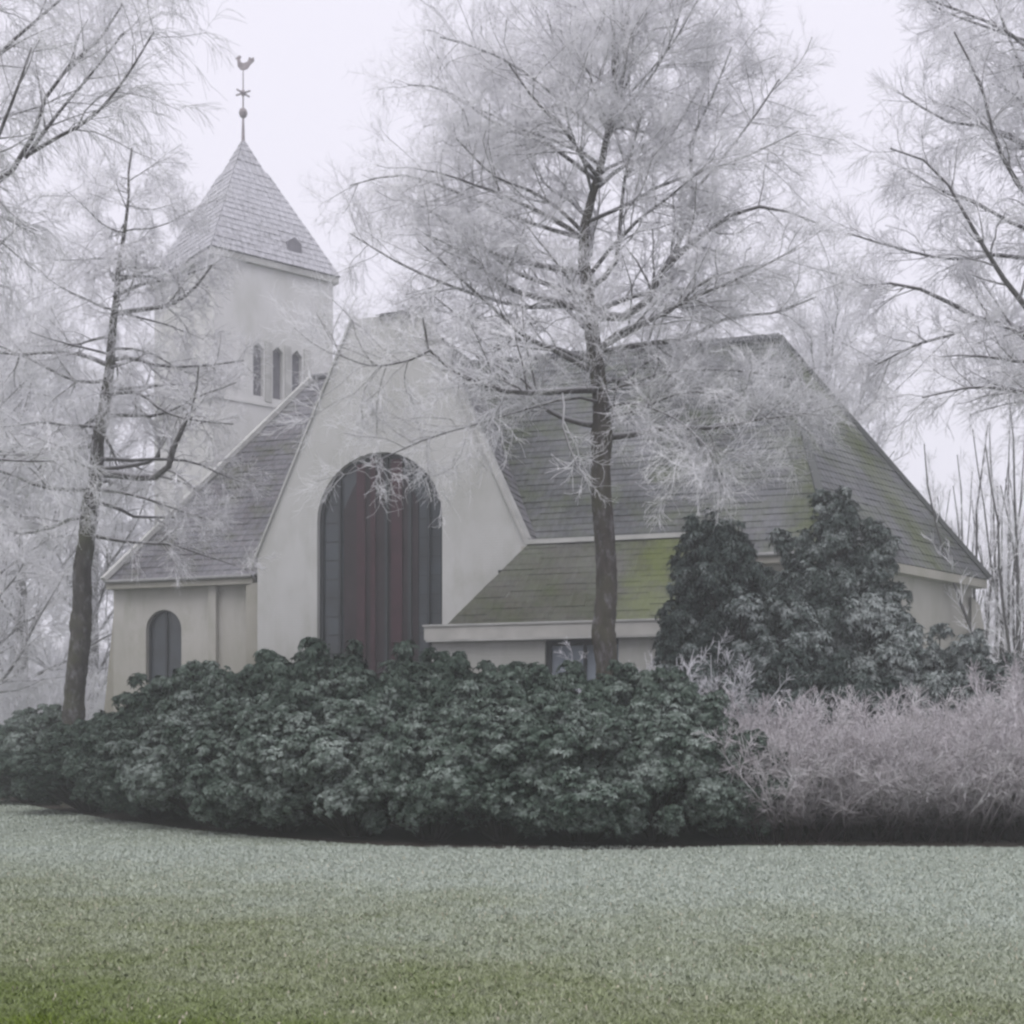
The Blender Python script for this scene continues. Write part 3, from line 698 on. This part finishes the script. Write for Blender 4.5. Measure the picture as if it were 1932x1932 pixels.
# --- weeping birch whose crown enters at upper left
Y = 22.0
g0 = at(-330, 0, Y); foot = (g0.x, Y, 0)
trunk = [(Vector((g0.x, Y, -.1)), .28)] + tl([(-325, 1300, 44), (-310, 1000, 38), (-290, 750, 32), (-270, 550, 26), (-250, 400, 20), (-230, 200, 15), (-220, 0, 11), (-210, -200, 8), (-190, -420, 4)], Y)
limbs = [
    tl([(-262, 470, 16), (-160, 420, 14), (-60, 378, 13), (0, 340, 12), (48, 296, 10), (68, 235, 9), (95, 165, 7), (140, 115, 6), (180, 85, 5), (230, 10, 3)], Y, dz=.05),
    tl([(48, 298, 8), (90, 240, 7), (125, 195, 5), (180, 130, 4), (235, 60, 3)], Y + .3, dz=.1),
    tl([(52, 292, 8), (110, 258, 7), (165, 228, 6), (212, 180, 5), (248, 130, 4), (290, 60, 3)], Y + .2, dz=-.1),
    tl([(-245, 350, 13), (-140, 240, 11), (-40, 140, 9), (20, 80, 7), (90, 20, 5), (160, -40, 3)], Y, dz=.25),
    tl([(-250, 400, 13), (-130, 360, 11), (-30, 300, 9), (20, 200, 6), (60, 90, 4)], Y, dz=-.3),
    tl([(-232, 200, 12), (-120, 60, 10), (0, -30, 8), (120, -80, 6), (240, -90, 4), (330, -60, 3)], Y, dz=.1),
    tl([(-280, 600, 12), (-180, 560, 10), (-90, 520, 7), (-20, 480, 5), (40, 420, 3)], Y, dz=.3)]
make_tree('birch_tree', foot, trunk, limbs,
    dict(n=16, range=(.35, .9), el=lambda f: 28, len=lambda f: 3.6, curl=.02, tip=.7),
    [dict(m=13, L=(.8, 1.9), ang=(25, 60), k=5, trop=(0, 0, .05), bend=(0, 0, -.05), wig=.14, r=(.5, .3), t0=.2, minr=.0065, sides=4),
     dict(m=8, L=(.6, 1.3), ang=(25, 60), k=5, trop=(0, 0, -.1), bend=(0, 0, -.22), wig=.12, r=(.6, .6), minr=.0045),
     dict(m=6, L=(.3, .75), ang=(20, 50), k=4, trop=(0, 0, -.2), bend=(0, 0, -.25), wig=.12, r=(.8, .7), minr=.0038)],
    (M['bark'], M['branch'], M['twig']), label='frosted weeping birch reaching into the picture at upper left')

# --- big tree whose crown enters from the right
Y = 29.0
g0 = at(2130, 0, Y); foot = (g0.x, Y, 0)
trunk = [(Vector((g0.x, Y, -.1)), .36)] + tl([(2130, 1300, 56), (2125, 1000, 50), (2110, 750, 42), (2095, 600, 34), (2085, 400, 26), (2080, 200, 19), (2085, 0, 13), (2080, -200, 9), (2075, -360, 5)], Y)
limbs = [
    tl([(2098, 690, 18), (2010, 640, 15), (1932, 575, 12), (1890, 520, 10), (1835, 430, 8), (1790, 350, 6), (1740, 300, 4), (1680, 280, 3)], Y, dz=-.1),
    tl([(2105, 740, 16), (2010, 680, 14), (1932, 626, 12), (1850, 602, 10), (1770, 560, 8), (1700, 535, 6), (1620, 540, 3)], Y, dz=.15),
    tl([(1850, 602, 7), (1800, 630, 6), (1730, 650, 5), (1650, 690, 3)], Y + .6),
    tl([(2090, 520, 14), (2000, 430, 12), (1930, 360, 10), (1880, 270, 7), (1850, 160, 5), (1800, 60, 3)], Y, dz=-.2),
    tl([(2085, 380, 12), (2010, 270, 10), (1950, 180, 8), (1900, 60, 5), (1860, -40, 3)], Y, dz=.2),
    tl([(2085, 250, 12), (1980, 130, 9), (1900, 60, 7), (1810, 20, 5), (1720, -10, 3)], Y, dz=-.1),
    tl([(2092, 560, 12), (2000, 510, 10), (1900, 480, 8), (1800, 490, 6), (1700, 470, 4), (1600, 440, 3)], Y, dz=.3),
    tl([(2105, 790, 12), (2020, 760, 10), (1930, 740, 8), (1840, 730, 5), (1740, 750, 3)], Y, dz=-.3),
    tl([(2090, 480, 12), (2000, 350, 9), (1900, 250, 7), (1790, 230, 5), (1690, 170, 3)], Y, dz=.05)]
make_tree('frosted_tree', foot, trunk, limbs,
    dict(n=26, range=(.36, .92), el=lambda f: 12 + 40 * max(0, f - .5), len=lambda f: 4.8 - 2.5 * max(0, f - .6), curl=.015, tip=.7),
    [dict(m=14, L=(.9, 2.2), ang=(25, 60), k=6, trop=(0, 0, .04), wig=.15, r=(.5, .3), t0=.15, minr=.009, sides=4),
     dict(m=9, L=(.5, 1.2), ang=(25, 60), k=4, trop=(0, 0, -.02), bend=(0, 0, -.06), wig=.16, r=(.6, .6), minr=.0065),
     dict(m=7, L=(.3, .65), ang=(20, 55), k=3, trop=(0, 0, -.05), bend=(0, 0, -.06), wig=.2, r=(.8, .7), minr=.0055)],
    (M['bark'], M['branch'], M['twig_far']), label='wide frosted tree reaching in from the right edge above the church roof end')

# --- background trees: two prototypes, copied
def far_tree(name, h, seed, mats, label, upright=False):
    random.seed(seed)
    trunk = [(Vector((0, 0, -.1)), h * .017), (Vector((.1, 0, h * .3)), h * .013), (Vector((-.1, .1, h * .6)), h * .008), (Vector((.1, 0, h * .98)), .02)]
    return make_tree(name, (0, 0, 0), trunk, [], dict(n=26 if not upright else 30, range=(.14, .93), el=(lambda f: 35 + 25 * f) if not upright else (lambda f: 62), len=lambda f: h * (.42 - .28 * f), curl=.03, tip=.5),
        [dict(m=12, L=(h * .07, h * .17), ang=(22, 50), k=5, trop=(0, 0, .1), wig=.14, r=(.5, .3), t0=.1, minr=.016, sides=3),
         dict(m=9, L=(h * .04, h * .085), ang=(22, 55), k=3, trop=(0, 0, .05), wig=.15, r=(.6, .6), minr=.011),
         dict(m=4, L=(h * .02, h * .045), ang=(20, 50), k=2, wig=.15, r=(.8, .7), minr=.010)],
        mats, label=label, group='rimed trees behind the church')
M['far'] = (M['branch'], M['branch'], M['twig_far'])
fa = far_tree('background_tree', 15, 11, M['far'], 'x'); fb = far_tree('background_tree', 17, 23, M['far'], 'x')
spots = [(fa, -60, 60, 1.35, 'rimed tree at the left edge, its top fading above the end of the hedge'),
         (fb, 40, 72, 1.35, 'rimed tree in the mist between the leaning trunk and the left edge'),
         (fa, -170, 76, 1.5, 'misty tree beyond the left edge and the evergreen hedge'),
         (fb, 175, 80, 1.35, 'rimed tree in the mist directly behind the leaning trunk'),
         (fa, 330, 98, 1.2, 'faint tree in the mist behind the foot of the tower'),
         (fb, 1020, 78, 1.35, 'rimed tree rising behind the transept and nave ridge'),
         (fa, 1560, 70, 1.55, 'rimed tree rising behind the right hip of the nave roof'),
         (fb, 690, 86, 1.35, 'rimed tree rising in the gap between tower and gable'),
         (fa, -20, 112, 1.6, 'faintest tree far in the mist at left, above the hedge end'),
         (fa, 1300, 92, 1.5, 'faint tree rising behind the middle of the nave ridge')]
used = set()
for i, (p, u, yy, s, lab) in enumerate(spots):
    o = p if p not in used else copy_tree(p); used.add(p)
    q = at(u, 0, yy); o.location = (q.x, yy, 0); o.rotation_euler.z = i * 1.7; o.scale = (s, s, s); o['label'] = lab

# --- upright many-stemmed trees at the right of the church
def multi_stem(name, h, nst, spread, label):
    root = empty(name); tag(root, label, 'tree', 'upright bare trees right of the church')
    P, Rr = [], []
    for j in range(nst):
        a = random.uniform(0, 6.28); rr = math.sqrt(random.random()) * .6
        d = nrm(np.array([math.cos(a) * spread * rr / .6, math.sin(a) * spread * rr / .6, 1.0])); p = np.array([math.cos(a) * rr * .7, math.sin(a) * rr * .7, -.05]); pts = [p]
        hh = h * random.uniform(.75, 1.05)
        for s in range(9):
            p = p + d * hh / 9; pts.append(p); d = nrm(d + rng.normal(size=3) * .06 + np.array([0, 0, .02]))
        r0 = random.uniform(.06, .10); P.append(pts); Rr.append(np.linspace(r0, .018, 10))
        V, F = tubes(np.array([pts]), np.array([Rr[-1]]), 6); obj('stem', np_mesh('stem', V, F), M['stem_bark'], root, True)
    P = np.array(P); Rr = np.array(Rr)
    a1, r1 = grow(P, Rr, 12, (.8, 2.3), (14, 38), k=5, trop=(0, 0, .25), wig=.1, r=(.5, .35), t0=.15, minr=.012)
    a2, r2 = grow(a1, r1, 5, (.4, 1.1), (18, 45), k=3, trop=(0, 0, .15), wig=.12, r=(.7, .6), minr=.009)
    a3, r3 = grow(a2, r2, 3, (.2, .5), (18, 45), k=2, wig=.12, r=(.8, .6), minr=.007)
    V, F = join([tubes(a1, r1), tubes(a2, r2), tubes(a3, r3)]); obj('crown', np_mesh('crown', V, F), M['twig_far'], root)
    return root
random.seed(5)
ms = multi_stem('upright_tree', 13.5, 17, .34, '')
for i, (u, yy, s, lab) in enumerate(((1885, 52, 1.0, 'many stemmed bare tree nearest the right corner of the church'), (1950, 47, .95, 'many stemmed bare tree cut by the right edge beside the hedge'), (1800, 66, 1.0, 'many stemmed bare tree half hidden by the right end of the roof'), (2040, 55, 1.05, 'many stemmed bare tree just past the right edge behind the wide tree'), (1845, 60, 1.0, 'many stemmed bare tree rising directly behind the right corner of the church'), (1745, 76, 1.1, 'faintest many stemmed bare tree, leftmost behind the right roof slope'))):
    o = ms if i == 0 else copy_tree(ms); q = at(u, 0, yy); o.location = (q.x, yy, 0); o.rotation_euler.z = i * 2.1; o.scale = (s, s, s); o['label'] = lab

# ------------------------------------------------------------------ evergreens
def leaf_shrub(name, rx, ry, h, nl, lr, nwh, leaves, ll, lw, m, seed, cat='bush', droop=(85, 125), shoots=0, rag=(.68, .92)):
    rg = np.random.default_rng(seed)
    root = empty(name); root['category'] = cat
    # lobes over the upper skin of an uneven ellipsoid reaching the ground
    d = rg.normal(size=(nl * 3, 3)); d = nrm(d); d = d[d[:, 2] > -.55][:nl]; nl = len(d)
    f = rg.uniform(*rag, (nl, 1)); zc = h * .42
    C = np.stack([d[:, 0] * (rx - lr[1] * .4), d[:, 1] * (ry - lr[1] * .4), d[:, 2] * (h - zc - lr[1] * .5)], 1) * f
    C[:, 2] = np.where(d[:, 2] < 0, d[:, 2] * zc * 1.1, C[:, 2]) + zc
    C[:, 2] = np.maximum(C[:, 2], .28)
    Rl = rg.uniform(lr[0], lr[1], nl)
    if shoots:      # leading shoots that stand out of the mass
        j = rg.integers(0, nl, shoots); e_ = d[j] * np.array([1, 1, .6]) + np.array([0, 0, .7]); e_ = nrm(e_)
        C = np.vstack([C, C[j] + e_ * (Rl[j] * rg.uniform(.8, 1.35, shoots))[:, None]]); C[:, 2] = np.maximum(C[:, 2], .2)
        d = np.vstack([d, e_]); Rl = np.r_[Rl, rg.uniform(.14, .26, shoots)]; nl += shoots
    cntw = np.maximum(6, (nwh * (Rl / np.mean(lr)) ** 2 * rg.uniform(.7, 1.2, nl))).astype(int); n = int(cntw.sum())
    e = nrm(rg.normal(size=(n, 3)) + np.repeat(d, cntw, 0) * 1.0 + np.array([0, 0, .55]))
    rad = np.repeat(Rl, cntw) * rg.uniform(.62, 1.08, n)
    base = np.repeat(C, cntw, 0) + e * rad[:, None]
    ok = base[:, 2] > .04; base = base[ok]; e = e[ok]; n = len(base)
    ax = nrm(e + np.array([0, 0, .5]) + rg.normal(size=(n, 3)) * .3)
    a = nrm(np.cross(ax, rg.normal(size=(n, 3)))); b = np.cross(ax, a)
    VV, FF = [], []
    ph = rg.uniform(0, 6.28, n); dr = np.radians(rg.uniform(*droop, n))
    for k in range(leaves):
        t = ph + 2 * math.pi * k / leaves + rg.normal(size=n) * .15; g_ = dr + rg.normal(size=n) * .15
        out = a * np.cos(t)[:, None] + b * np.sin(t)[:, None]
        dirv = nrm(ax * np.cos(g_)[:, None] + out * np.sin(g_)[:, None] + np.array([0, 0, -.12]))
        sd = np.cross(dirv, ax); sd = nrm(sd)
        L = (ll * rg.uniform(.75, 1.2, n))[:, None]; Wd = (lw * rg.uniform(.8, 1.2, n))[:, None]
        nn = np.cross(sd, dirv)
        p0 = base; p1 = base + dirv * L * .5 + sd * Wd * .5 + nn * L * .06; p2 = base + dirv * L - np.array([0, 0, 1]) * L * .18; p3 = base + dirv * L * .5 - sd * Wd * .5 + nn * L * .06
        VV.append(np.stack([p0, p1, p2, p3], 1).reshape(-1, 3))
    V = np.concatenate(VV); F = np.arange(len(V)).reshape(-1, 4)
    obj('foliage', np_mesh('foliage', V, F), m, root)
    mb = MB()
    for k in range(nl):
        c = C[k]; mb.tube([(c[0] * .12, c[1] * .12, 0), (c[0] * .5, c[1] * .5, c[2] * .55), tuple(c)], [.045, .032, .012], 5)
    mb.build('stems', M['stem'], root)
    return root
RH = [leaf_shrub('rhododendron_bush', 1.75, 1.6, 2.9, 74, (.22, .50), 95, 9, .10, .040, M['rhodo'], 31 + i, shoots=50, droop=(95, 140)) for i in range(4)]
TOP = [(-400, 1350), (-150, 1345), (0, 1345), (60, 1318), (200, 1335), (280, 1312), (350, 1275), (450, 1240), (560, 1195), (640, 1228), (800, 1242), (900, 1240), (1100, 1243), (1200, 1237), (1300, 1262), (1400, 1330)]
def top_v(u): return float(np.interp(u, [b[0] for b in TOP], [b[1] for b in TOP]))
hed = []
for u in (-240, -60, 60, 175, 290, 410, 540, 675, 815, 955, 1095, 1235, 1370): hed.append((u, base_y(u) + 1.75, 'f'))
for u in (-110, 15, 125, 240, 350, 470, 570, 690, 820, 950, 1080, 1200): hed.append((u, base_y(u) + 3.9, 'b'))
where = {
 'f': ['front rhododendron hidden past the left edge of the hedge', 'front rhododendron at the far left end of the hedge, cut by the picture edge', 'front rhododendron below and left of the leaning trunk', 'front rhododendron right below the leaning trunk', 'front rhododendron below the small arched window', 'front rhododendron below the pilasters left of the gable', 'front rhododendron below the left wall of the gable', 'front rhododendron below the big arched window', 'front rhododendron below the left corner of the annex', 'front rhododendron below the annex wall', 'front rhododendron below the annex window', 'front rhododendron below and right of the tall tree', 'last front rhododendron, touching the reddish twiggy shrubs'],
 'b': ['back rhododendron beyond the left picture edge', 'back rhododendron against the mist left of the leaning trunk', 'back rhododendron at the foot of the leaning trunk', 'back rhododendron against the left buttress of the church', 'back rhododendron against the small arched window', 'back rhododendron rising in front of the pilasters', 'highest back rhododendron, left of the big window foot', 'back rhododendron in front of the big window foot', 'back rhododendron at the left corner of the annex', 'back rhododendron in front of the annex wall', 'back rhododendron in front of the annex window', 'back rhododendron at the foot of the tall tree']}
cnt = {'f': 0, 'b': 0}; usedp = set()
rg3 = random.Random(3)
for i, (u, yy, row) in enumerate(hed):
    p = RH[i % 4]; o = p if i < 4 else copy_tree(p)
    q = at(u, 0, yy)
    ztop = (EYE + (HZ - top_v(u)) / FPX * yy)
    if row == 'f': ztop = min(ztop * .80, 2.5) * rg3.uniform(.92, 1.05)
    if u == 1370: ztop = 1.75
    if row == 'b': ztop *= .985
    sxy = rg3.uniform(.88, 1.2) * (1 if row == 'f' else 1.05)
    o.location = (q.x, yy, 0); o.rotation_euler.z = rg3.uniform(0, 6.28); o.scale = (sxy, sxy, ztop / 2.9)
    tag(o, where[row][cnt[row]], 'bush', 'frosted rhododendrons in the hedge before the church'); cnt[row] += 1

# tall dark evergreens at the right
EV = [((1345, 31.5), 1.25, 1.1, 6.9, 80, 'narrow dark evergreen shrub nearest the tall tree'),
      ((1560, 33.0), 1.75, 1.6, 7.3, 130, 'tallest dark evergreen shrub, before the mossy apse roof'),
      ((1445, 30.5), 1.5, 1.3, 4.9, 65, 'dark evergreen filling the gap between the two tall evergreens'),
      ((1660, 31.5), 1.5, 1.5, 4.9, 65, 'dark evergreen shrub right of the tallest evergreen'),
      ((1775, 32.5), 1.6, 1.5, 4.2, 60, 'dark evergreen shrub below the right eaves of the apse'),
      ((1880, 31.0), 1.7, 1.5, 3.3, 55, 'low dark evergreen shrub at the right edge behind the twiggy hedge'),
      ((1345, 28.5), 1.2, 1.1, 3.2, 40, 'low dark evergreen behind the end of the rhododendrons'),
      ((1560, 29.0), 1.6, 1.3, 3.4, 55, 'low dark evergreen behind the reddish shrubs')]
for k, ((u, yy), rx, ry, h, nl, lab) in enumerate(EV):
    o = leaf_shrub('evergreen_shrub', rx, ry, h, int(nl * 1.3), (.22, .62), 60, 7, .16, .055, M['holly'], 70 + k, droop=(80, 140), shoots=int(nl * 1.6), rag=(.5, 1.12))
    q = at(u, 0, yy); o.location = (q.x, yy, 0)
    tag(o, lab, 'shrub', 'tall dark evergreens before the apse')

# twiggy shrubs
def twig_shrub(name, h, r, nst, seed, m):
    random.seed(seed); root = empty(name); root['category'] = 'shrub'
    P, Rr = [], []
    for j in range(nst):
        a = random.uniform(0, 6.28); q = math.sqrt(random.random()); p = np.array([math.cos(a) * q * r * .55, math.sin(a) * q * r * .55, 0.0])
        d = nrm(np.array([math.cos(a) * q * .75, math.sin(a) * q * .75, 1.0])); hh = h * random.uniform(.6, 1.05); pts = [p]
        for s in range(6):
            p = p + d * hh / 6; pts.append(p); d = nrm(d + rng.normal(size=3) * .13)
        P.append(pts); Rr.append(np.linspace(.016, .006, 7))
    P = np.array(P); Rr = np.array(Rr)
    V, F = tubes(P, Rr, 4); obj('stems', np_mesh('stems', V, F), m, root)
    a1, r1 = grow(P, Rr, 11, (.3, .8), (20, 55), k=4, trop=(0, 0, .12), wig=.2, r=(.6, .5), t0=.12, minr=.0055, lenfall=.4)
    a2, r2 = grow(a1, r1, 9, (.12, .34), (25, 65), k=3, wig=.25, r=(.8, .7), minr=.0050)
    V, F = join([tubes(a1, r1), tubes(a2, r2)]); obj('twigs', np_mesh('twigs', V, F), m, root)
    return root
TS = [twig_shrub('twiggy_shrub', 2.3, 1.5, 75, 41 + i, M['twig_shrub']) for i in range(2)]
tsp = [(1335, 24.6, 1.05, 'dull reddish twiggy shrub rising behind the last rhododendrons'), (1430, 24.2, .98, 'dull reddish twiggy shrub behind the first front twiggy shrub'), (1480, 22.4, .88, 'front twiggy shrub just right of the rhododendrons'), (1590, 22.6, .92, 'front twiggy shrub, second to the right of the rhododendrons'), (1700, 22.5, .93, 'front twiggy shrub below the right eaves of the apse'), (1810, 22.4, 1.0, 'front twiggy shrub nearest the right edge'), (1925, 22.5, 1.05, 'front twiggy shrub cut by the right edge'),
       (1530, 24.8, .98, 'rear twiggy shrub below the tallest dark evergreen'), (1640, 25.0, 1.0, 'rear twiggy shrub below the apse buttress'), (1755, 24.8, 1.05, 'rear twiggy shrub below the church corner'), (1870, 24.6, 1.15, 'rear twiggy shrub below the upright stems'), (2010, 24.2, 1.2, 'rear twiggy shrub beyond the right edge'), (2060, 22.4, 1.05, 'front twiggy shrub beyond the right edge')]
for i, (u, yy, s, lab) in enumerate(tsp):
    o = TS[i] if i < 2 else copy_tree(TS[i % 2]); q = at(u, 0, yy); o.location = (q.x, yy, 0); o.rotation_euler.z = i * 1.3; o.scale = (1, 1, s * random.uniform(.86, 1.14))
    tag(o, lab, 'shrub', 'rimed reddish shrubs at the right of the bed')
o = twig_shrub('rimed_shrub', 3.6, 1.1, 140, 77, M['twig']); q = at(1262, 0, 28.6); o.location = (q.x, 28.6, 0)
tag(o, 'pale rimed shrub between the tall tree and the narrow dark evergreen', 'shrub')

# misty scrub beyond the churchyard
random.seed(9)
sc = twig_shrub('background_shrub', 3.0, 1.9, 70, 90, M['twig_far'])
for i, (u, yy, s, lab) in enumerate([(-60, 70, 2.2, 'misty thicket cut by the left edge behind the end of the hedge'), (40, 66, 2.0, 'misty thicket between the left edge and the leaning trunk'), (120, 74, 2.3, 'misty thicket directly behind the leaning trunk'),
     (185, 84, 2.4, 'misty thicket behind the left buttress of the church'), (0, 92, 3.4, 'tall faint thicket far in the mist at left'), (110, 100, 3.6, 'tall faint thicket far in the mist behind the leaning trunk'),
     (1900, 86, 1.3, 'faint low thicket far behind the foot of the upright stems')]):
    o = sc if i == 0 else copy_tree(sc); q = at(u, 0, yy); o.location = (q.x, yy, 0); o.rotation_euler.z = i * 1.9; o.scale = (s, s, s)
    tag(o, lab, 'shrub', 'misty thickets beyond the churchyard')

# ------------------------------------------------------------------ grass
def grass_mat():
    m, t, b = mat('frosted_grass_blade', .8, .2)
    v = coords(t); n1 = frostmask(t); n2 = noise(t, v, 25, 3, .6)
    c = ramp(t, n1, [(.25, (.115, .165, .016)), (.45, (.235, .262, .165)), (.8, (.37, .415, .375))])
    n4 = N(t, 'ShaderNodeMath', operation='MULTIPLY'); t.links.new(n2, n4.inputs[0]); t.links.new(ramp(t, n1, [(.1, (.75,) * 3), (.5, (1.1,) * 3)]), n4.inputs[1])
    c = mix(t, ramp(t, n4.outputs[0], [(.48, (0, 0, 0)), (.7, (.5,) * 3)]), c, (.42, .44, .37))
    t.links.new(c, b.inputs[0]); return m
n = 330000
yy = 6.6 + (rng.random(n) ** 1.35) * 14.5
xx = (rng.random(n) * 2 - 1) * (yy * .39 + .6)
nb = 70000; yb = rng.uniform(20.5, 40, nb); xb = rng.uniform(-16, 0, nb) * yb / 38; yy = np.r_[yy, yb]; xx = np.r_[xx, xb]
lim = np.interp(xx / yy * FPX + W0 / 2, [b[0] for b in BASE], [b[1] for b in BASE])
k_ = yy < lim; xx = xx[k_]; yy = yy[k_]; n = len(xx)
a = rng.uniform(0, 6.28, n); hgt = rng.uniform(.012, .04, n) * (1 + .6 * (rng.random(n) > .93)); wd = rng.uniform(.003, .007, n) * (yy / 9)
cx = rng.uniform(-8, 8, 9000); cyy = rng.uniform(6.6, 21, 9000); j = rng.integers(0, 9000, n); tf = rng.random(n) < .35
xx = np.where(tf, cx[j] + rng.normal(size=n) * .035, xx); yy = np.where(tf, cyy[j] + rng.normal(size=n) * .035, yy); yy = np.minimum(yy, lim[k_] - .02); hgt = np.where(tf, hgt * 1.2, hgt) * .8
lean = rng.normal(size=(n, 2)) * .022
p = np.stack([xx, yy, np.zeros(n)], 1); s = np.stack([np.cos(a) * wd, np.sin(a) * wd, np.zeros(n)], 1)
tip = p + np.stack([lean[:, 0], lean[:, 1], hgt], 1)
V = np.stack([p - s, p + s, tip], 1).reshape(-1, 3)
tag(obj('grass', np_mesh('grass', V, np.arange(len(V)).reshape(-1, 3)), grass_mat()), 'short frosted grass blades of the lawn before the hedge', 'grass', kind='stuff')
n = 2600
yy = 7 + rng.random(n) ** .9 * 12; xx = (rng.random(n) * 2 - 1) * yy * .38
a = rng.uniform(0, 6.28, n); L = rng.uniform(.003, .011, n)
c = np.stack([xx, yy, rng.uniform(.015, .035, n)], 1); d1 = np.stack([np.cos(a) * L, np.sin(a) * L, rng.normal(size=n) * .01], 1); d2 = np.stack([-np.sin(a) * L * .6, np.cos(a) * L * .6, rng.normal(size=n) * .01], 1)
V = np.stack([c - d1, c - d2, c + d1, c + d2], 1).reshape(-1, 3)
tag(obj('fallen_leaves', np_mesh('fallen_leaves', V, np.arange(len(V)).reshape(-1, 4)), simple('pale_dead_leaf', (.40, .37, .29), .8, 3, .35, bmp=0)), 'small pale rimed leaves scattered over the lawn', 'leaves', kind='stuff')

# ------------------------------------------------------------------ haze
mb = MB(); mb.box((-155, -15, -1), (155, 195, 36))
hz = mb.build('haze', None)
m = bpy.data.materials.new('winter_mist'); m.use_nodes = True; t = m.node_tree
for n_ in list(t.nodes):
    if n_.type == 'BSDF_PRINCIPLED': t.nodes.remove(n_)
pv = t.nodes.new('ShaderNodeVolumePrincipled'); pv.inputs['Color'].default_value = (.94, .965, .975, 1); pv.inputs['Density'].default_value = .0030
pv.inputs['Anisotropy'].default_value = .45
t.links.new(pv.outputs[0], [n_ for n_ in t.nodes if n_.type == 'OUTPUT_MATERIAL'][0].inputs['Volume'])
hz.data.materials.append(m); tag(hz, 'thin pale winter mist over the churchyard', 'mist', kind='stuff')
